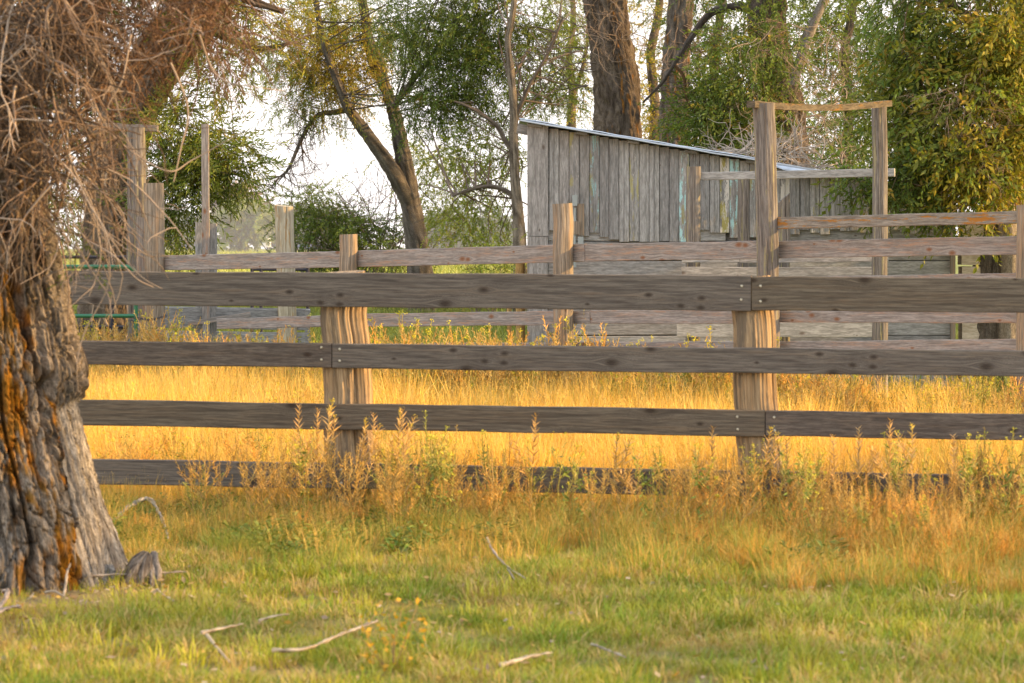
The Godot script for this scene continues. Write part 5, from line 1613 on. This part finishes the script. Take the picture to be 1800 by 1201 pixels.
	pat = [clump(lush, 16, 1.2, 191, [[Color(0.14, 0.19, 0.035), 2.0], [Color(0.25, 0.25, 0.06), 1.0]]), clump(lush, 16, 1.2, 192, [[Color(0.14, 0.19, 0.035), 2.0], [Color(0.25, 0.25, 0.06), 1.0]])]
	rng.seed = 606
	scatter("grass_tufts", pat, 1100, func() -> Array:
		var z := -pow(R(0, 1), 1.4) * 50.0 - 27.0
		var x := R(-0.22, 0.22) * -z
		var back := db(clampf(900.0 + x * F / -z, -100.0, 2000.0))
		if -z < back + 1.0 or (x > -0.5 and x < 4.8 and z < -27.4 and z > -31.9):
			return []
		return [Vector3(x, 0, z), R(0.7, 1.1), Color(1, 1, 1) * R(0.8, 1.2)], M.grass, o)
	o = thing("hay_field", "bright yellow green hay field in the hazy distance", "field")
	o.set_meta("kind", "stuff")
	var hay := [tuft(96, 26, 0.3, 0.55, 0.012, 0.6, 0.5)]
	pat = [clump(hay, 12, 3.5, 193, [[Color(0.36, 0.40, 0.08), 1.0], [Color(0.48, 0.46, 0.12), 1.0]])]
	rng.seed = 607
	scatter("grass_tufts", pat, 1700, func() -> Array:
		var z := -lerpf(72.0, 330.0, pow(R(0, 1), 1.3))
		var x := R(-0.21, 0.12) * -z
		return [Vector3(x, 0, z), R(0.8, 1.5), Color(1, 1, 1) * R(0.85, 1.15)], M.grass, o)
	# single stalks that stand up before the rails
	var tallm := [mustard(181, 0.80, stm, Color(0.66, 0.42, 0.16), Color(0.56, 0.42, 0.05), 3, Color.BLACK, 2.0), mustard(182, 0.80, stm, Color(0.64, 0.39, 0.15), Color(0.64, 0.39, 0.15), 2, Color.BLACK, 2.0), mustard(183, 0.80, Color(0.30, 0.30, 0.06), Color(0.40, 0.36, 0.09), Color(0.46, 0.44, 0.05), 5, Color(0.09, 0.13, 0.03), 1.2)]
	rng.seed = 608
	for k in [[520, 712, 1], [556, 716, 1], [568, 705, 0], [630, 735, 0], [662, 724, 1], [690, 718, 0], [714, 716, 1], [748, 722, 2], [700, 790, 2], [735, 770, 2], [930, 726, 1], [945, 770, 2], [1248, 748, 1], [1335, 752, 0], [1385, 770, 1], [1470, 762, 1], [1512, 752, 1], [1562, 735, 1], [1612, 748, 0], [1680, 765, 1], [1720, 762, 2], [1770, 755, 2], [450, 815, 1], [480, 800, 1], [330, 818, 2], [375, 835, 2], [1070, 760, 0], [1120, 790, 1], [860, 790, 2]]:
		var dd := dn(k[0]) - R(0.15, 0.7)
		var top := P(k[0], k[1], dd)
		var lab: String = ["dry mustard stalk with a yellow tip standing before the board fence", "dry tan mustard stalk with narrow pods standing before the board fence", "leafy green mustard stalk standing before the board fence"][k[2]]
		var at := Vector3(top.x, 0, top.z)
		var m := MeshInstance3D.new()
		m.name = numbered("mustard_stalk")
		m.mesh = tallm[k[2]]
		m.material_override = M.grass
		add_child(m)
		m.position = at
		m.basis = Basis(Vector3.UP, R(0, TAU)).scaled(Vector3(0.9, top.y / 0.80, 0.9))
		tag(m, lab, "weed", ["stalks with yellow tips", "tan stalks", "leafy green stalks"][k[2]])

# ---------------------------------------------------------------- fallen sticks and small things
func stick(label: String, ctrl: Array, r: float, col: Color, fork := []) -> void:
	var c := []
	for p in ctrl:
		var q := G(p[0], p[1])
		q.y = 0.035 + 0.8 * (p[2] if p.size() > 2 else 0.0)
		c.append(q)
	var o := thing("fallen_stick", label, "stick", c[0], "sticks fallen on the lawn")
	var g := Geo.new()
	var pts := curve(c, 14)
	var rad := PackedFloat32Array()
	for i in pts.size():
		rad.append(r * 0.62 * lerpf(1.0, 0.45, float(i) / pts.size()) * R(0.85, 1.15))
	loft(g, pts, rad, 10, col, func(_i: int, run: float, a: float) -> float: return r * (0.5 * noise.get_noise_3d(cos(a) * 20.0, sin(a) * 20.0, run * 300.0) + 0.3 * noise.get_noise_1d(run * 700.0)), func(_i: int, run: float, a: float, _f: float) -> Color: return col * (1.0 + 0.9 * noise.get_noise_3d(cos(a) * 12.0, sin(a) * 12.0, run * 260.0)))
	part("stick", g.mesh(), M.twig, o)
	if fork.size():
		g = Geo.new()
		c = []
		for p in fork:
			var q := G(p[0], p[1])
			q.y = 0.02 + (p[2] if p.size() > 2 else 0.0)
			c.append(q)
		wire(g, curve(c, 5), r * 0.7, r * 0.35, 6, col)
		part("side_twig", g.mesh(), M.twig, o)

func litter() -> void:
	rng.seed = 701
	var grey := Color(0.30, 0.25, 0.20)
	var tan := Color(0.40, 0.31, 0.21)
	stick("crooked grey stick with a hooked end at the edge of the weeds", [[856, 984, 0.09], [868, 1004, 0.07], [892, 1022, 0.04], [925, 1038, 0.02]], 0.009, grey, [[892, 1022, 0.04], [905, 1036, 0.02]])
	stick("long pale stick lying bowed in the grass by the yellow leaved seedling", [[478, 1172, 0.03], [540, 1172, 0.04], [600, 1154, 0.06], [664, 1137, 0.08]], 0.012, tan)
	stick("short pale forked stick lying in the grass", [[354, 1148, 0.05], [390, 1143, 0.06], [428, 1135, 0.06]], 0.011, tan, [[364, 1149, 0.05], [385, 1162, 0.02], [405, 1175, 0.0]])
	stick("thin pale stick beside the short forked stick", [[455, 1122, 0.04], [480, 1117, 0.05], [507, 1113, 0.05]], 0.008, tan)
	stick("thick grey broken branch arching by the old willow foot", [[206, 938, 0.06], [230, 926, 0.10], [262, 922, 0.13], [285, 938, 0.05], [296, 960, 0.0]], 0.020, grey)
	stick("straight grey stick lying before the wood chunk", [[150, 1037, 0.03], [180, 1034, 0.03], [240, 1032, 0.03], [330, 1028, 0.03]], 0.010, grey)
	stick("bleached stub standing up by the willow roots", [[112, 1064, 0.0], [116, 1052, 0.05], [120, 1046, 0.10], [130, 1034, 0.14]], 0.010, Color(0.34, 0.27, 0.19), [[80, 1058, 0.02], [96, 1060, 0.03], [110, 1064, 0.02]])
	stick("curved grey root lying on bare soil by the old willow", [[-14, 1100, 0.02], [6, 1090, 0.05], [14, 1078, 0.07], [4, 1070, 0.05]], 0.018, Color(0.28, 0.22, 0.175))
	stick("short thick grey root on bare soil by the old willow", [[-20, 1112, 0.03], [10, 1103, 0.05], [36, 1095, 0.04]], 0.016, Color(0.26, 0.21, 0.17))
	stick("slim twig lying in the grass near the broken grey length", [[1040, 1160, 0.03], [1070, 1172, 0.03], [1100, 1184, 0.03]], 0.007, grey)
	stick("broken grey length of branch in the near grass", [[880, 1196, 0.02], [930, 1188, 0.04], [972, 1184, 0.05]], 0.013, Color(0.42, 0.34, 0.25))
	stick("small pale twig in the grass below the wood chunk", [[276, 1060, 0.03], [284, 1068, 0.03], [306, 1078, 0.02]], 0.008, tan)
	# chunk of broken wood at the foot of the tree
	var at := G(252, 1030)
	at.y = 0
	var o := thing("wood_chunk", "broken chunk of old wood standing beside the willow trunk", "wood", at)
	var g := Geo.new()
	var shape := func(_i: int, run: float, a: float) -> float:
		return 0.02 * noise.get_noise_3d(cos(a) * 22.0, sin(a) * 22.0, run * 80.0) - 0.014 * absf(noise.get_noise_2d(a * 60.0, run * 20.0))
	var tint := func(_i: int, run: float, a: float, _o: float) -> Color:
		return Color(0.16, 0.12, 0.09).lerp(Color(0.40, 0.34, 0.28), clampf(0.5 + noise.get_noise_3d(cos(a) * 40.0, sin(a) * 40.0, run * 200.0), 0, 1))
	loft(g, curve([at + Vector3(-0.03, -0.03, 0), at + Vector3(-0.02, 0.05, 0), at + Vector3(0.0, 0.11, 0), at + Vector3(0.02, 0.15, 0)], 6), curvef([0.07, 0.075, 0.055, 0.018], 6), 40, Color.WHITE, shape, tint)
	part("chunk", g.mesh(), M.bark, o)
	g = Geo.new()
	loft(g, curve([at + Vector3(0.055, -0.03, 0.01), at + Vector3(0.06, 0.06, 0.01), at + Vector3(0.045, 0.12, 0), at + Vector3(0.05, 0.155, 0)], 6), curvef([0.03, 0.034, 0.024, 0.012], 6), 24, Color(0.44, 0.38, 0.32), shape)
	part("splinter", g.mesh(), M.bark, o)
	# seedling turning yellow
	at = G(690, 1190)
	at.y = 0
	o = thing("seedling", "small seedling with bright yellow leaves in the near lawn", "plant", at)
	g = Geo.new()
	for k in 7:
		var top := at + Vector3(R(-0.12, 0.12), R(0.10, 0.28), R(-0.08, 0.08))
		wire(g, PackedVector3Array([at, at.lerp(top, 0.5) + rv() * 0.01, top]), 0.003, 0.0015, 4, Color(0.30, 0.20, 0.08))
	part("stems", g.mesh(), M.twig, o, "stuff")
	g = Geo.new()
	for k in 130:
		var q := at + Vector3(R(-0.12, 0.12), R(0.04, 0.27), R(-0.08, 0.08))
		var dd := (rv() + Vector3(0, -0.3, 0)).normalized() * R(0.018, 0.032)
		var w := dd.cross(rv()).normalized() * 0.008
		var c := Color(0.62, 0.34, 0.03) if R(0, 1) < 0.6 else Color(0.16, 0.20, 0.03)
		g.flat(q, q + dd * 0.5 + w, q + dd, c)
		g.flat(q, q + dd, q + dd * 0.5 - w, c)
	part("leaves", g.mesh(), M.leaf, o, "stuff")
	# fallen leaves and bits of bark
	o = thing("leaf_litter", "dead leaves and bark crumbs scattered on the lawn", "leaf litter")
	o.set_meta("kind", "stuff")
	g = Geo.new()
	for k in 2600:
		var p := Vector3(R(-3.2, 3.0), R(0.01, 0.06), -R(9.4, 14.6))
		if R(0, 1) < 0.4:
			p = Vector3(-2.2 + rng.randfn() * 0.7, 0.02, -12.6 + rng.randfn() * 0.8)
		var dd := (rv() * Vector3(1, 0.25, 1)).normalized() * R(0.015, 0.045)
		var w := dd.cross(Vector3.UP + rv() * 0.4).normalized() * R(0.006, 0.014)
		var c: Color = [Color(0.38, 0.24, 0.10), Color(0.30, 0.22, 0.15), Color(0.46, 0.34, 0.22), Color(0.50, 0.30, 0.06)][rng.randi_range(0, 3)] * R(0.7, 1.2)
		g.flat(p, p + dd * 0.5 + w, p + dd, c)
		g.flat(p, p + dd, p + dd * 0.5 - w, c)
	part("dead_leaves", g.mesh(), M.grass, o, "stuff")

# ---------------------------------------------------------------- outside the frame: the tree whose shade lies over the lawn
func shade_tree() -> void:
	rng.seed = 801
	var at := Vector3(13.5, 0, -7.4)
	var o := thing("shade_cottonwood", "tall cottonwood beyond the frame that shades the near lawn", "tree", at)
	var g := Geo.new()
	var pts := curve([at, at + Vector3(0.1, 2, 0), at + Vector3(-0.2, 5, 0.2), at + Vector3(0, 9, 0)], 8)
	loft(g, pts, curvef([0.45, 0.36, 0.25, 0.06], 8), 24, Color.WHITE, bark_shape(91.0, 0.03, 0.8, 0.5), bark_tint(91.0, Color(0.12, 0.09, 0.07), Color(0.3, 0.24, 0.18)))
	part("trunk", g.mesh(), M.bark, o)
	var big := [spray(45, 0.36, 12, 0.10, 0.03, 0.4, Color(0.2, 0.15, 0.1))]
	var where := []
	var cols := PackedColorArray()
	var bg := Geo.new()
	for k in 46:
		var u := rv().normalized() * pow(rng.randf(), 0.4)
		var c := at + Vector3(u.x * 3.0, 4.2 + u.y * 3.9, u.z * 4.9)
		wire(bg, curve([pts[clampi(int((c.y - 0.8) / 9.0 * 24), 3, 24)], at.lerp(c, 0.6) + Vector3(0, c.y * 0.3, 0), c], 4), 0.03, 0.006, 4, Color(0.15, 0.11, 0.08))
		for s in 20:
			where.append(Transform3D(Basis.from_euler(Vector3(R(-1, 1), R(0, TAU), R(-1, 1))).scaled(Vector3.ONE * R(0.9, 1.5)), c + rv() * 0.35))
			cols.append(Color(0.09, 0.11, 0.025) * R(0.8, 1.2))
	part("branches", bg.mesh(), M.twig, o, "stuff")
	many("crown", big[0], M.leaf, where, cols, o)
